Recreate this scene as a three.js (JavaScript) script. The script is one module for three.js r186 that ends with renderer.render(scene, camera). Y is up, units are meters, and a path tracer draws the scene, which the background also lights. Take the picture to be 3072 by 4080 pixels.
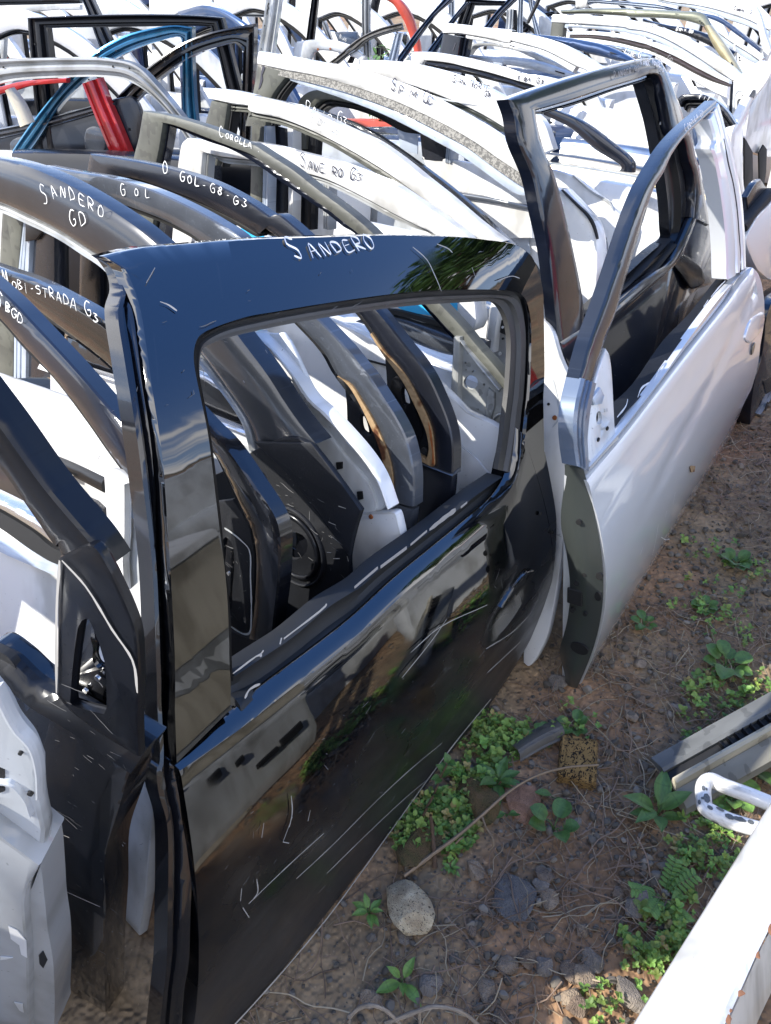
import * as THREE from 'three';
import { mergeGeometries, toCreasedNormals, mergeVertices } from 'three/addons/utils/BufferGeometryUtils.js';
import { RoundedBoxGeometry } from 'three/addons/geometries/RoundedBoxGeometry.js';

// ---- camera, sky, sun, exposure ----
const scene = new THREE.Scene();
const camera = new THREE.PerspectiveCamera(67.03, 771 / 1024, 0.03, 400);
camera.position.set(0, 1.55, 0);
camera.rotation.set(THREE.MathUtils.degToRad(-38), 0, 0);
const renderer = new THREE.WebGLRenderer();
renderer.toneMapping = THREE.LinearToneMapping;
renderer.toneMappingExposure = 3.3;
renderer.shadowMap.enabled = true;
const SUN_AZ = -95, SUN_EL = 37;   // degrees from straight ahead (minus: to the left), degrees above the horizon
const sunDir = new THREE.Vector3().setFromSphericalCoords(1, THREE.MathUtils.degToRad(90 - SUN_EL), THREE.MathUtils.degToRad(180 - SUN_AZ));
const sun = new THREE.DirectionalLight(new THREE.Color(1, .955, .88), 2.6);
sun.position.copy(sunDir).multiplyScalar(20); sun.target.position.set(0, 0, -2); sun.castShadow = true;
sun.shadow.camera.left = sun.shadow.camera.bottom = -7; sun.shadow.camera.right = sun.shadow.camera.top = 7; sun.shadow.mapSize.set(4096, 4096);
scene.add(sun, sun.target);

// ---- noise ----
function rng(seed) { let a = (seed * 2654435761) >>> 0; return () => { a = (a + 0x6D2B79F5) | 0; let t = Math.imul(a ^ (a >>> 15), 1 | a); t = (t + Math.imul(t ^ (t >>> 7), 61 | t)) ^ t; return ((t ^ (t >>> 14)) >>> 0) / 4294967296; }; }
const hash = (x, y, z) => { let h = (Math.imul(x, 374761393) + Math.imul(y, 668265263) + Math.imul(z, 1274126177)) | 0; h = Math.imul(h ^ (h >>> 13), 1274126177); return ((h ^ (h >>> 16)) >>> 0) / 4294967296; };
const sm = t => t * t * (3 - 2 * t), mix = (a, b, t) => a + (b - a) * t, clamp = (x, a = 0, b = 1) => Math.min(b, Math.max(a, x)), step = (a, b, x) => sm(clamp((x - a) / (b - a)));
function noise(x, y, z = 0, per = 0) {
  const xi = Math.floor(x), yi = Math.floor(y), zi = Math.floor(z), fx = sm(x - xi), fy = sm(y - yi), fz = sm(z - zi);
  const w = per ? (q => ((q % per) + per) % per) : (q => q);
  const g = (i, j, k) => hash(w(xi + i), w(yi + j), zi + k);
  return mix(mix(mix(g(0, 0, 0), g(1, 0, 0), fx), mix(g(0, 1, 0), g(1, 1, 0), fx), fy), mix(mix(g(0, 0, 1), g(1, 0, 1), fx), mix(g(0, 1, 1), g(1, 1, 1), fx), fy), fz);
}
function fbm(x, y, z = 0, o = 4, per = 0) { let s = 0, a = .5, f = 1; for (let i = 0; i < o; i++) { s += a * noise(x * f, y * f, z + i * 7, per ? per * f : 0); a *= .5; f *= 2; } return s / (1 - Math.pow(.5, o)); }

// ---- sky: blue with broken cloud, computed over the whole sphere ----
{
  const W = 1024, Hh = 512, d = new Float32Array(W * Hh * 4);
  for (let j = 0; j < Hh; j++) for (let i = 0; i < W; i++) {
    const el = (j + .5) / Hh * Math.PI - Math.PI / 2, az = (i + .5) / W * 2 * Math.PI, up = Math.sin(el), o = (j * W + i) * 4;
    let r, g, b;
    if (up > 0) {
      const t = Math.pow(1 - up, 2.6);
      r = mix(.06, .36, t); g = mix(.155, .49, t); b = mix(.43, .71, t);
      const k = 1 / (up + .16), px = Math.cos(az) * Math.cos(el) * k, py = Math.sin(az) * Math.cos(el) * k;
      const n = fbm(px * .9 + 4, py * .9 + 9, 3, 6), n2 = fbm(px * 2.4, py * 2.4, 11, 4);
      const c = step(.48, .62, n + (n2 - .5) * .14);
      const lit = mix(.72, 1.15, n2);
      r = mix(r, lit, c * .9); g = mix(g, lit * .99, c * .9); b = mix(b, lit * 1.0, c * .9);
    } else { r = .13; g = .12; b = .1; }
    d[o] = r; d[o + 1] = g; d[o + 2] = b; d[o + 3] = 1;
  }
  const sky = new THREE.DataTexture(d, W, Hh, THREE.RGBAFormat, THREE.FloatType);
  sky.mapping = THREE.EquirectangularReflectionMapping; sky.magFilter = sky.minFilter = THREE.LinearFilter; sky.needsUpdate = true;
  scene.background = sky; scene.environment = sky;
}

// ---- textures ----
function dataTex(n, fn, srgb, size) {
  const d = new Uint8Array(n * n * 4);
  for (let j = 0; j < n; j++) for (let i = 0; i < n; i++) { const c = fn(i / n, j / n), o = (j * n + i) * 4; for (let q = 0; q < 3; q++) d[o + q] = clamp(c[q]) * 255; d[o + 3] = 255; }
  const t = new THREE.DataTexture(d, n, n); t.magFilter = THREE.LinearFilter; t.minFilter = THREE.LinearMipmapLinearFilter; t.generateMipmaps = true;
  t.wrapS = t.wrapT = THREE.RepeatWrapping; t.repeat.set(1 / size, 1 / size); if (srgb) t.colorSpace = THREE.SRGBColorSpace; t.needsUpdate = true; return t;
}
const grimeFn = (lo, tint, sp) => (x, y) => {
  const n = fbm(x * 5, y * 5, 1, 5, 5), m = fbm(x * 24, y * 10, 5, 3, 24), s = noise(x * 170, y * 170, 9, 170);
  let k = 1 - lo * step(.45, .8, n * .7 + m * .3); const sp1 = s > sp ? .8 : 1;
  return [k * sp1, mix(k, k * tint[1] , 1 - k) * sp1, mix(k, k * tint[2], 1 - k) * sp1];
};
const T = {
  paint: dataTex(512, grimeFn(.2, [1, .96, .86], .975), true, .83),
  dusty: dataTex(512, (x, y) => { const n = fbm(x * 6, y * 6, 2, 5, 6), s = noise(x * 220, y * 220, 4, 220), f = noise(x * 90, y * 90, 14, 90); const k = .62 + .38 * n + (s > .95 ? .25 : 0) + (f > .9 ? .1 : 0); return [k * .96, k * .98, k]; }, true, .5),
  rough: dataTex(512, (x, y) => { const n = fbm(x * 7, y * 7, 6, 5, 7), s = noise(x * 150, y * 150, 3, 150); const k = .45 + .5 * n + (s > .93 ? .2 : 0); return [k, k, k]; }, false, .6),
  grain: dataTex(256, (x, y) => { const s = noise(x * 128, y * 128, 1, 128) * .6 + noise(x * 64, y * 64, 2, 64) * .4; return [s, s, s]; }, false, .12),
  prime: dataTex(512, (x, y) => { const n = fbm(x * 4, y * 9, 3, 5, 36), m = fbm(x * 30, y * 30, 8, 2, 30); const k = .6 + .45 * n - (m > .68 ? .12 : 0); return [k, k, k * .97]; }, true, .6),
  speck: dataTex(256, (x, y) => { const n = noise(x * 70, y * 70, 3, 70) * .6 + noise(x * 35, y * 35, 5, 35) * .4; const k = n > .54 ? .82 : n > .46 ? .7 : .56; return [k, k * .99, k * .96]; }, true, .17),
  rust: dataTex(256, (x, y) => { const n = fbm(x * 9, y * 9, 3, 5, 9), m = noise(x * 60, y * 60, 2, 60); const r = step(.56, .72, n), d = m * .14; return [mix(.86, .52, r) - d, mix(.78, .34, r) - d, mix(.66, .2, r) - d]; }, true, .3),
};
// scratches and dust on the black rear door, one sheet over the whole door (0.5 m left of its origin to 0.85 m right, 1.35 m high)
T.scratch = (() => {
  const c = document.createElement('canvas'); c.width = c.height = 2048; const g = c.getContext('2d'), R = rng(77), S = 2048 / 1.35;
  g.fillStyle = '#0d0f14'; g.fillRect(0, 0, 2048, 2048);
  for (let i = 0; i < 260; i++) { const u = -.5 + R() * 1.35, v = R() * R() * .55, x = (u + .5) * S, y = 2048 - v * S, r = 40 + R() * 150, q = g.createRadialGradient(x, y, 0, x, y, r); q.addColorStop(0, `rgba(128,124,114,${.05 + R() * .07})`); q.addColorStop(1, 'rgba(128,124,114,0)'); g.fillStyle = q; g.fillRect(x - r, y - r, r * 2, r * 2); }
  const ln = (u, v, l, a, w, o, bow = 0) => { g.strokeStyle = `rgba(200,200,195,${o})`; g.lineWidth = w; g.beginPath(); const x = (u + .5) * S, y = 2048 - v * S; g.moveTo(x, y); g.quadraticCurveTo(x + Math.cos(a) * l * S / 2 + bow, y - Math.sin(a) * l * S / 2 + bow, x + Math.cos(a) * l * S, y - Math.sin(a) * l * S); g.stroke(); };
  for (let i = 0; i < 420; i++) ln(-.5 + R() * 1.3, R() * 1.3, .02 + R() * R() * .25, (R() - .5) * .5 + .05, .6 + R() * .8, .06 + R() * .16, (R() - .5) * 14);
  for (let i = 0; i < 260; i++) ln(-.45 + R() * 1.2, .03 + R() * R() * .45, .03 + R() * R() * .4, (R() - .5) * .25 + .02, .7 + R() * 1.3, .1 + R() * .25, (R() - .5) * 8);
  for (let i = 0; i < 160; i++) ln(-.5 + R() * 1.3, .1 + R() * 1.1, .01 + R() * .05, R() * 6.3, .6 + R(), .1 + R() * .25);
  for (let i = 0; i < 5200; i++) { const v = R() * R() * 1.3; g.fillStyle = `rgba(190,185,170,${.08 + R() * .3})`; g.fillRect(R() * 2048, 2048 - v * S, .8 + R() * 1.6, .8 + R() * 1.6); }
  for (const [u, v, n] of [[.02, .33, 90], [-.12, .3, 70], [.12, .42, 70], [.6, .5, 60], [.1, .12, 90], [-.2, .12, 90]]) for (let i = 0; i < n; i++) ln(u + (R() - .5) * .1, v + (R() - .5) * .1, .004 + R() * .03, 1.2 + R() * .8, .8 + R() * 1.6, .1 + R() * .4);
  for (let i = 0; i < 60; i++) { const u = -.5 + R() * 1.3, v = R() * .14; const x = (u + .5) * S, y = 2048 - v * S, r = 20 + R() * 90; const q = g.createRadialGradient(x, y, 0, x, y, r); q.addColorStop(0, 'rgba(120,112,96,.16)'); q.addColorStop(1, 'rgba(120,112,96,0)'); g.fillStyle = q; g.fillRect(x - r, y - r, r * 2, r * 2); }
  const t = new THREE.CanvasTexture(c); t.colorSpace = THREE.SRGBColorSpace; t.wrapS = t.wrapT = THREE.RepeatWrapping; t.repeat.set(1 / 1.35, 1 / 1.35); t.offset.set(.5 / 1.35, 0); return t;
})();

// how dull the black door's paint has become: road film and wiped streaks towards the sill
T.dull = (() => { const n = 512, d = new Uint8Array(n * n * 4); for (let j = 0; j < n; j++) for (let i = 0; i < n; i++) { const v = j / n * 1.35, u = i / n * 1.35 - .5, st = fbm(u * 5 + 30, v * 26 + 10, 3, 4), bl = fbm(u * 9 + 3, v * 9 + 8, 6, 4); const k = clamp(.03 + .5 * step(.52, .06, v + (bl - .5) * .35 + (st - .5) * .25) + .1 * step(.62, .8, bl)); const o = (j * n + i) * 4; d[o] = d[o + 1] = d[o + 2] = k * 255; d[o + 3] = 255; } const t = new THREE.DataTexture(d, n, n); t.magFilter = THREE.LinearFilter; t.minFilter = THREE.LinearMipmapLinearFilter; t.generateMipmaps = true; t.wrapS = t.wrapT = THREE.RepeatWrapping; t.repeat.set(1 / 1.35, 1 / 1.35); t.offset.set(.5 / 1.35, 0); t.needsUpdate = true; return t; })();
// ---- materials ----
const C = (r, g, b) => new THREE.Color().setRGB(r, g, b);
const P = (c, o = {}) => new THREE.MeshPhysicalMaterial({ color: C(...c), roughness: .5, side: THREE.DoubleSide, ...o });
const gloss = (c, o = {}) => P(c, { specularIntensity: .22, map: T.paint, roughness: .5, roughnessMap: T.rough, clearcoat: 1, clearcoatRoughness: .06, ...o });
const M = {
  white: gloss([.66, .66, .645], { roughness: .55, clearcoatRoughness: .12 }), whiteI: P([.66, .67, .66], { map: T.paint, roughness: .45, clearcoat: .3, clearcoatRoughness: .2 }),
  silver: gloss([.64, .655, .665], { map: null, metalness: .35, roughness: .34, roughnessMap: null, clearcoatRoughness: .05, specularIntensity: .6 }), steelL: gloss([.58, .6, .61], { roughness: .6 }), lgrey: gloss([.42, .44, .45], { roughness: .6 }),
  steel: gloss([.34, .35, .35], { roughness: .7 }), steelB: gloss([.36, .41, .48], { roughness: .6 }), steelM: P([.6, .61, .62], { map: T.prime, metalness: .45, roughness: .5, clearcoat: .3 }), steelD: P([.045, .052, .049], { metalness: .2, roughness: .38, clearcoat: .6, clearcoatRoughness: .2 }),
  chrome: P([.62, .62, .62], { metalness: .9, roughness: .28, roughnessMap: T.rough }), greyM: gloss([.12, .128, .145], { map: T.dusty, metalness: .4, roughness: .6 }), greyB: gloss([.12, .15, .2], { metalness: .3 }),
  dgrey: gloss([.011, .013, .02], { map: T.dusty, roughness: .7, clearcoatRoughness: .22 }), dgreyG: gloss([.02, .024, .032], { map: T.dusty, roughness: .55, clearcoatRoughness: .16 }),
  olive: P([.105, .108, .092], { map: T.prime, roughness: .62, clearcoat: .25, clearcoatRoughness: .4 }), olivG: gloss([.2, .205, .15], { metalness: .3, roughness: .6 }), gold: gloss([.46, .4, .24], { metalness: .45, roughness: .5 }),
  blk: gloss([.006, .0065, .009], { map: T.dusty, roughness: .3, specularIntensity: .5, clearcoatRoughness: .05 }), bkM: P([.13, .135, .15], { map: T.scratch, roughness: 1, roughnessMap: T.dull, ior: 1.62, clearcoat: 1, clearcoatRoughness: 1, clearcoatRoughnessMap: T.dull }),
  blkS: gloss([.005, .0058, .0085], { map: T.dusty, roughness: .8, clearcoatRoughness: .2, clearcoat: .55 }),
  plast: P([.009, .01, .013], { specularIntensity: .6, map: T.dusty, roughness: .62, bumpMap: T.grain, bumpScale: .0003 }), plast2: P([.014, .0155, .02], { specularIntensity: .6, map: T.dusty, roughness: .55, bumpMap: T.grain, bumpScale: .0003 }),
  navy: gloss([.02, .042, .1], { metalness: .25, clearcoatRoughness: .08 }), navyB: gloss([.025, .045, .095], { metalness: .3 }), navyK: gloss([.007, .01, .02], { map: T.dusty, clearcoatRoughness: .08 }), blue: gloss([.025, .12, .22], { metalness: .55, roughness: .42 }),
  red: gloss([.4, .02, .022]), coral: gloss([.56, .09, .06], { roughness: .7, clearcoat: .5 }), rubG: P([.055,.052,.047], { roughness: .6, map: T.dusty, clearcoat: .3, clearcoatRoughness: .3 }), rubG2: P([.016,.017,.018], { roughness: .6, map: T.dusty }), rubber: P([.009, .009, .0095], { roughness: .75, map: T.dusty }), brown: P([.075, .05, .042], { roughness: .5, map: T.dusty }), brownG: gloss([.17, .16, .15], { map: T.prime }),
  cyan: P([.03, .42, .74], { roughness: .5 }), beigeP: P([.5, .46, .37], { map: T.paint, roughness: .6, clearcoat: .4 }), rustE: P([.5, .42, .32], { map: T.rust, roughness: .8 }), rustD: P([.2, .09, .045], { roughness: .95 }), rust: P([.5, .2, .07], { map: T.rust, roughness: .95 }),
  speck: P([.42, .41, .39], { map: T.speck, roughness: .9 }), scuff: P([.12, .12, .12], { roughness: .8 }), dust: P([.3, .29, .27], { roughness: .9 }), dustW: P([.42, .4, .36], { roughness: .9 }),
  inkW: P([.78, .78, .76], { roughness: .6 }), inkB: P([.02, .02, .035], { roughness: .6 }), inkG: P([.2, .2, .2], { roughness: .6 }),
};

// ---- objects: naming, doors and their parts ----
const used = {};
const numbered = n => { const k = used[n] = (used[n] ?? -1) + 1; return k ? `${n}_${String(k).padStart(3, '0')}` : n; };
function tag(o, label, category, group, kind) { o.userData.label = label; if (category) o.userData.category = category; if (group) o.userData.group = group; o.userData.kind = kind || 'thing'; return o; }
function mesh(name, geo, mat, parent = scene) { const m = new THREE.Mesh(geo, mat); m.name = parent === scene ? numbered(name) : name; m.castShadow = m.receiveShadow = true; parent.add(m); return m; }
function struct(name, geo, mat) { const m = mesh(name, geo, mat); m.userData.kind = 'structure'; return m; }
function thing(name, label, category, pos, yaw = 0, group) { const o = new THREE.Group(); o.name = numbered(name); o.position.set(...pos); o.rotation.y = yaw; scene.add(o); return tag(o, label, category, group); }
// a door stands on the ground at (x, z), runs along its own x axis after a turn of phi degrees, and leans back by lean degrees; bend = its curved section
function door(name, label, category, group, [x, z], phi, lean, bend) {
  const o = new THREE.Group(); o.name = numbered(name); o.position.set(x, 0, z); o.rotation.order = 'YXZ'; o.rotation.y = THREE.MathUtils.degToRad(phi); o.rotation.x = -THREE.MathUtils.degToRad(lean);
  o.bend = bend; scene.add(o); return tag(o, label, category, group);
}
function bendAt(d, u, v) {
  const b = d.bend; if (!b) return 0; v = Math.max(0, v);
  const s = v - b.vb;
  if (s > 0) return -(b.a * s + b.b * s * s) - b.c * Math.max(0, s - b.c0) ** 2;
  return (b.e || 0) * Math.sin(Math.min(1, -s / b.vb) * Math.PI) - b.d * s * s + (b.f || 0) * Math.max(0, .1 - v) ** 2;
}
const PROF = {
  face: [[0, -.016], [0, -.004], [.05, -.0008], [.2, .001], [.55, .0018], [.88, .0004], [.95, -.002], [1, -.01]],
  crown: [[0, -.02], [.02, -.012], [.1, -.005], [.28, 0], [.52, .002], [.76, -.0005], [.92, -.006], [1, -.016]],
  skin: [[0, -.012], [0, -.003], [.012, 0], [.988, 0], [1, -.003], [1, -.012]],
  chamfer: [[0, -.024], [.08, -.016], [.5, -.007], [.88, -.0008], [1, 0], [1, -.014]],
  flat: [[0, -.003], [0, 0], [1, 0], [1, -.003]],
  round: [[0, -.012], [.04, -.006], [.15, -.002], [.35, 0], [.6, 0], [.85, -.002], [.96, -.006], [1, -.012]],
  inner: [[0, -.02], [0, 0], [.1, .003], [.16, 0], [.2, -.009], [.33, -.011], [.38, .003], [.46, .007], [.62, .007], [.68, -.004], [.74, -.011], [.86, -.011], [.9, -.002], [1, 0], [1, -.015]],
  flange: [[0, -.006], [0, 0], [.18, .002], [.25, -.006], [.42, -.006], [.52, .003], [.68, .009], [.9, .011], [1, .004]],
  channel: [[0, -.014], [0, -.009], [.28, -.007], [.36, .001], [.6, .003], [.68, -.004], [.9, .001], [1, .004]],
  slot: [[0, 0], [.06, .005], [.12, -.004], [.28, -.012], [.55, -.016], [.7, -.012], [.76, .003], [.86, .009], [1, .011]],
  post: [[0, -.02], [0, 0], [.1, .005], [.22, .004], [.26, -.004], [.32, -.004], [.36, .006], [.5, .004], [.55, -.006], [.62, -.006], [.66, .006], [.95, .006], [1, 0], [1, -.02]],
  bulge: [[0, -.03], [.01, -.012], [.05, 0], [.2, .012], [.45, .02], [.7, .014], [.92, -.006], [1, -.03]],
};
const pairs = a => { const r = []; for (let i = 0; i < a.length; i += 2) r.push([a[i] / 1000, a[i + 1] / 1000]); return r; };
// Catmull-Rom through the points, broken at the corners k; the same parameters serve both edges of a band
function smooth(p, k, n) {
  const out = [], cut = new Set(k || []), at = i => p[i];
  for (let i = 0; i < p.length - 1; i++) {
    const p1 = at(i), p2 = at(i + 1), p0 = i > 0 && !cut.has(i) ? at(i - 1) : [2 * p1[0] - p2[0], 2 * p1[1] - p2[1]], p3 = i < p.length - 2 && !cut.has(i + 1) ? at(i + 2) : [2 * p2[0] - p1[0], 2 * p2[1] - p1[1]];
    const d = (a, b) => Math.max(1e-4, Math.hypot(a[0] - b[0], a[1] - b[1]) ** .5), t0 = 0, t1 = d(p0, p1), t2 = t1 + d(p1, p2), t3 = t2 + d(p2, p3);
    for (let j = 0; j < n; j++) {
      const t = t1 + (t2 - t1) * j / n, L = (a, b, ta, tb) => [0, 1].map(q => (a[q] * (tb - t) + b[q] * (t - ta)) / (tb - ta));
      const a1 = L(p0, p1, t0, t1), a2 = L(p1, p2, t1, t2), a3 = L(p2, p3, t2, t3), b1 = L(a1, a2, t0, t2), b2 = L(a2, a3, t1, t3);
      out.push(L(b1, b2, t1, t2));
    }
  }
  out.push(p[p.length - 1]); return out;
}
const DENTS = { 1: (u, v) => .0016 * (fbm(u * 5 + 3, v * 5, 2, 2) - .5) * 2 + .0006 * (noise(u * 14, v * 11, 6) - .5) - .022 * Math.exp(-((((u - .585) * .98 + (v - .325) * .2) / .085) ** 4 + (((v - .325) * .98 - (u - .585) * .2) / .036) ** 4)), 2: (u, v) => -.006 * Math.exp(-(((v - .4 - u * .16) / .013) ** 2)) * step(.1, .5, u) - .003 * Math.exp(-(((v - .6) / .016) ** 2)) + .001 * (fbm(u * 4, v * 4, 5, 2) - .5) };
function bandGeo(d, O, I, o) {
  const n = o.n || 5, A = smooth(O, o.k, n), B = smooth(I, o.k, n), dep = o.dep || .03, w = o.w || 0;
  let pr = PROF[o.p]; const seg = o.seg || 1;
  if (seg > 1) { const q = []; for (let i = 0; i < pr.length - 1; i++) { const big = Math.abs(pr[i + 1][0] - pr[i][0]) > .08, s = big ? seg : 1; for (let j = 0; j < s; j++) q.push([mix(pr[i][0], pr[i + 1][0], j / s), mix(pr[i][1], pr[i + 1][1], j / s)]); } q.push(pr[pr.length - 1]); pr = q; }
  const nf = pr.length, loop = [...pr, [1, -dep], [0, -dep]], m = loop.length, pos = [], uv = [], idx = [], dent = DENTS[o.dents];
  for (let i = 0; i < A.length; i++) for (let j = 0; j < m; j++) {
    const [t, z] = loop[j], u = mix(A[i][0], B[i][0], t), v = mix(A[i][1], B[i][1], t);
    pos.push(u, v, z + w + bendAt(d, u, v) + (dent && j > 0 && j < nf - 1 ? dent(u, v) : 0)); uv.push(u, v);
  }
  for (let i = 0; i < A.length - 1; i++) for (let j = 0; j < m; j++) { const a = i * m + j, b = i * m + (j + 1) % m; idx.push(a, b, a + m, b, b + m, a + m); }
  for (const [r, f] of [[0, 1], [(A.length - 1) * m, 0]]) for (let j = 0; j < nf - 1; j++) {   // end caps: strips between the front profile and the back line
    const a = r + j, b = r + j + 1, c = r + nf + 1, e = r + nf; if (j < nf / 2) f ? idx.push(a, c, b) : idx.push(a, b, c); else f ? idx.push(a, e, b) : idx.push(a, b, e);
  }
  { for (const [r, f] of [[0, 1], [(A.length - 1) * m, 0]]) { const h = r + Math.ceil(nf / 2 - .01), c = r + nf + 1, e = r + nf; f ? idx.push(h, c, e) : idx.push(h, e, c); } }
  const g = new THREE.BufferGeometry(); g.setAttribute('position', new THREE.Float32BufferAttribute(pos, 3)); g.setAttribute('uv', new THREE.Float32BufferAttribute(uv, 2)); g.setIndex(idx);
  return toCreasedNormals(g, o.p === 'skin' ? .5 : .62);
}
function band(d, name, mat, o_, i_, o) {
  const O = pairs(o_), I = pairs(i_);
  mesh(name, bandGeo(d, O, I, o), mat, d);
  if (o.ch) {   // rubber or painted channel along the inner edge, set back
    const J = I.map((q, i) => { const dx = q[0] - O[i][0], dy = q[1] - O[i][1], l = Math.hypot(dx, dy) || 1; return [q[0] + dx / l * o.ch.w, q[1] + dy / l * o.ch.w]; });
    const K = I.map((q, i) => { const dx = q[0] - O[i][0], dy = q[1] - O[i][1], l = Math.hypot(dx, dy) || 1; return [q[0] - dx / l * .004, q[1] - dy / l * .004]; });
    mesh('glass_channel', bandGeo(d, K, J, { p: 'channel', w: (o.w || 0) - .014, k: o.k, n: o.n, dep: .02 }), M[o.ch.m], d);
  }
}
function bendGeo(d, g, w) {
  const p = g.attributes.position; for (let i = 0; i < p.count; i++) p.setZ(i, p.getZ(i) + w + bendAt(d, p.getX(i), p.getY(i))); return g;
}
function plate(d, name, mat, out, holes, o) {
  let pts = pairs(out); const n = 5;
  if (o.s || (o.k && o.k.length)) {   // rounded where it is not a corner
    const k = o.k || []; const s = k.length ? k[0] : 0; pts = [...pts.slice(s), ...pts.slice(0, s + 1)]; const kk = k.map(q => (q - s + pts.length - 1) % (pts.length - 1));
    if (k.length) pts = smooth(pts, kk, n).slice(0, -1);
    else { const e = [pts[pts.length - 3], pts[pts.length - 2], ...pts, pts[1], pts[2]]; pts = smooth(e, [], n).slice(2 * n, -2 * n - 1); }
  }
  const th = o.th || .02, b = o.b ?? Math.min(.004, th * .3), sh = new THREE.Shape(pts.map(q => new THREE.Vector2(...q)));
  const rnd = q => { const e = [q[q.length - 2], q[q.length - 1], ...q, q[0], q[1], q[2]]; return smooth(e, [], 4).slice(8, -9); };
  for (const h of holes) { const q = pairs(h); sh.holes.push(new THREE.Path((q.length > 10 ? q : rnd(q)).map(e => new THREE.Vector2(...e)))); }
  let g = new THREE.ExtrudeGeometry(sh, { depth: Math.max(.0004, th - 2 * b), bevelEnabled: b > 0, bevelThickness: b, bevelSize: b, bevelOffset: -b, bevelSegments: 2, steps: 1, curveSegments: 6 });
  g.translate(0, 0, -th + b); bendGeo(d, g, o.w || 0);
  g = toCreasedNormals(g, .5); return mesh(name, g, mat, d);
}
function disc(d, name, mat, u, v, r, w) { const g = new THREE.CylinderGeometry(r * .9, r, .003, 14); g.rotateX(Math.PI / 2); g.translate(u, v, w + bendAt(d, u, v)); mesh(name, g, mat, d); }
function ring(d, name, mat, u, v, r, t, h) { const g = new THREE.TorusGeometry(r, t / 2, 8, 40); g.scale(1, 1, h / t * 2); g.translate(u, v, .006 + bendAt(d, u, v)); mesh(name, g, mat, d); }
function shell(d, mat, u0, u1, vt, th) {   // plain lower body of a door that mostly stands hidden
  if (u1 - u0 < .6) { if (d.userData.group && d.userData.group.includes('stack')) { u1 = Math.min(u1, .0); u0 = u1 - .9; } else { const c = (u0 + u1) / 2; u0 = c - .45; u1 = c + .45; } }
  const O = [], I = []; for (let i = 0; i <= 6; i++) { const t = i / 6; O.push([mix(u0, u1, t), vt + .015 * Math.sin(t * 3)]); I.push([mix(u0 + .04, u1 - .03, t), .02 + .01 * Math.sin(t * Math.PI)]); }
  mesh('door_body', bandGeo(d, O, I, { p: 'bulge', w: -.045, dep: .04 + th * .4, n: 2 }), mat, d);
}
function ribbon(d, pts, lw, w) {   // a stroke lying on the door's surface
  const pos = [], idx = [], N = pts.length;
  pts.forEach((p, i) => { const a = pts[Math.max(0, i - 1)], b = pts[Math.min(N - 1, i + 1)], dx = b[0] - a[0], dy = b[1] - a[1], l = Math.hypot(dx, dy) || 1, h = lw / 2 * (.6 + .8 * noise(p[0] * 90, p[1] * 90, 7)) * (i === 0 || i === N - 1 ? .6 : 1), z = w + bendAt(d, p[0], p[1]) + .0006; pos.push(p[0] - dy / l * h, p[1] + dx / l * h, z, p[0] + dy / l * h, p[1] - dx / l * h, z); if (i && (N < 9 || noise(p[0] * 160, p[1] * 160, 3) < 2)) { const k = i * 2; idx.push(k - 2, k - 1, k, k - 1, k + 1, k); } });
  const g = new THREE.BufferGeometry(); g.setAttribute('position', new THREE.Float32BufferAttribute(pos, 3)); g.setAttribute('uv', new THREE.Float32BufferAttribute(new Float32Array(N * 4), 2)); g.setIndex(idx); g.computeVertexNormals(); return g;
}
function strokes(d, name, mat, list, lw, w) { for (const a of list) { const p = pairs(a); mesh(name, ribbon(d, p.length > 2 ? smooth(p, [], 4) : p, lw, w), mat, d); } }
// fine scuffs and chips scattered over a panel: too small to count
function scuffs(d, u0, u1, v0, v1, n, w) {
  const R = rng(Math.round((u0 + v0 * 3 + w * 50) * 997) + n), gs = [];
  for (let i = 0; i < n; i++) { let u = mix(u0, u1, R()), v = mix(v0, v1, R()), a = R() < .6 ? (R() - .5) * .7 : R() * 6.3; const p = [[u, v]], L = .003 + R() * R() * R() * .05, k = L > .012 ? 5 : 2; for (let j = 0; j < k; j++) { a += (R() - .5) * .35; u += Math.cos(a) * L / k; v += Math.sin(a) * L / k; p.push([u, v]); } gs.push(ribbon(d, p, .0004 + R() * .0009, w)); }
  const m = mesh('scuff_marks', mergeGeometries(gs), M.scuff, d); m.userData.kind = 'stuff';
}
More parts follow.
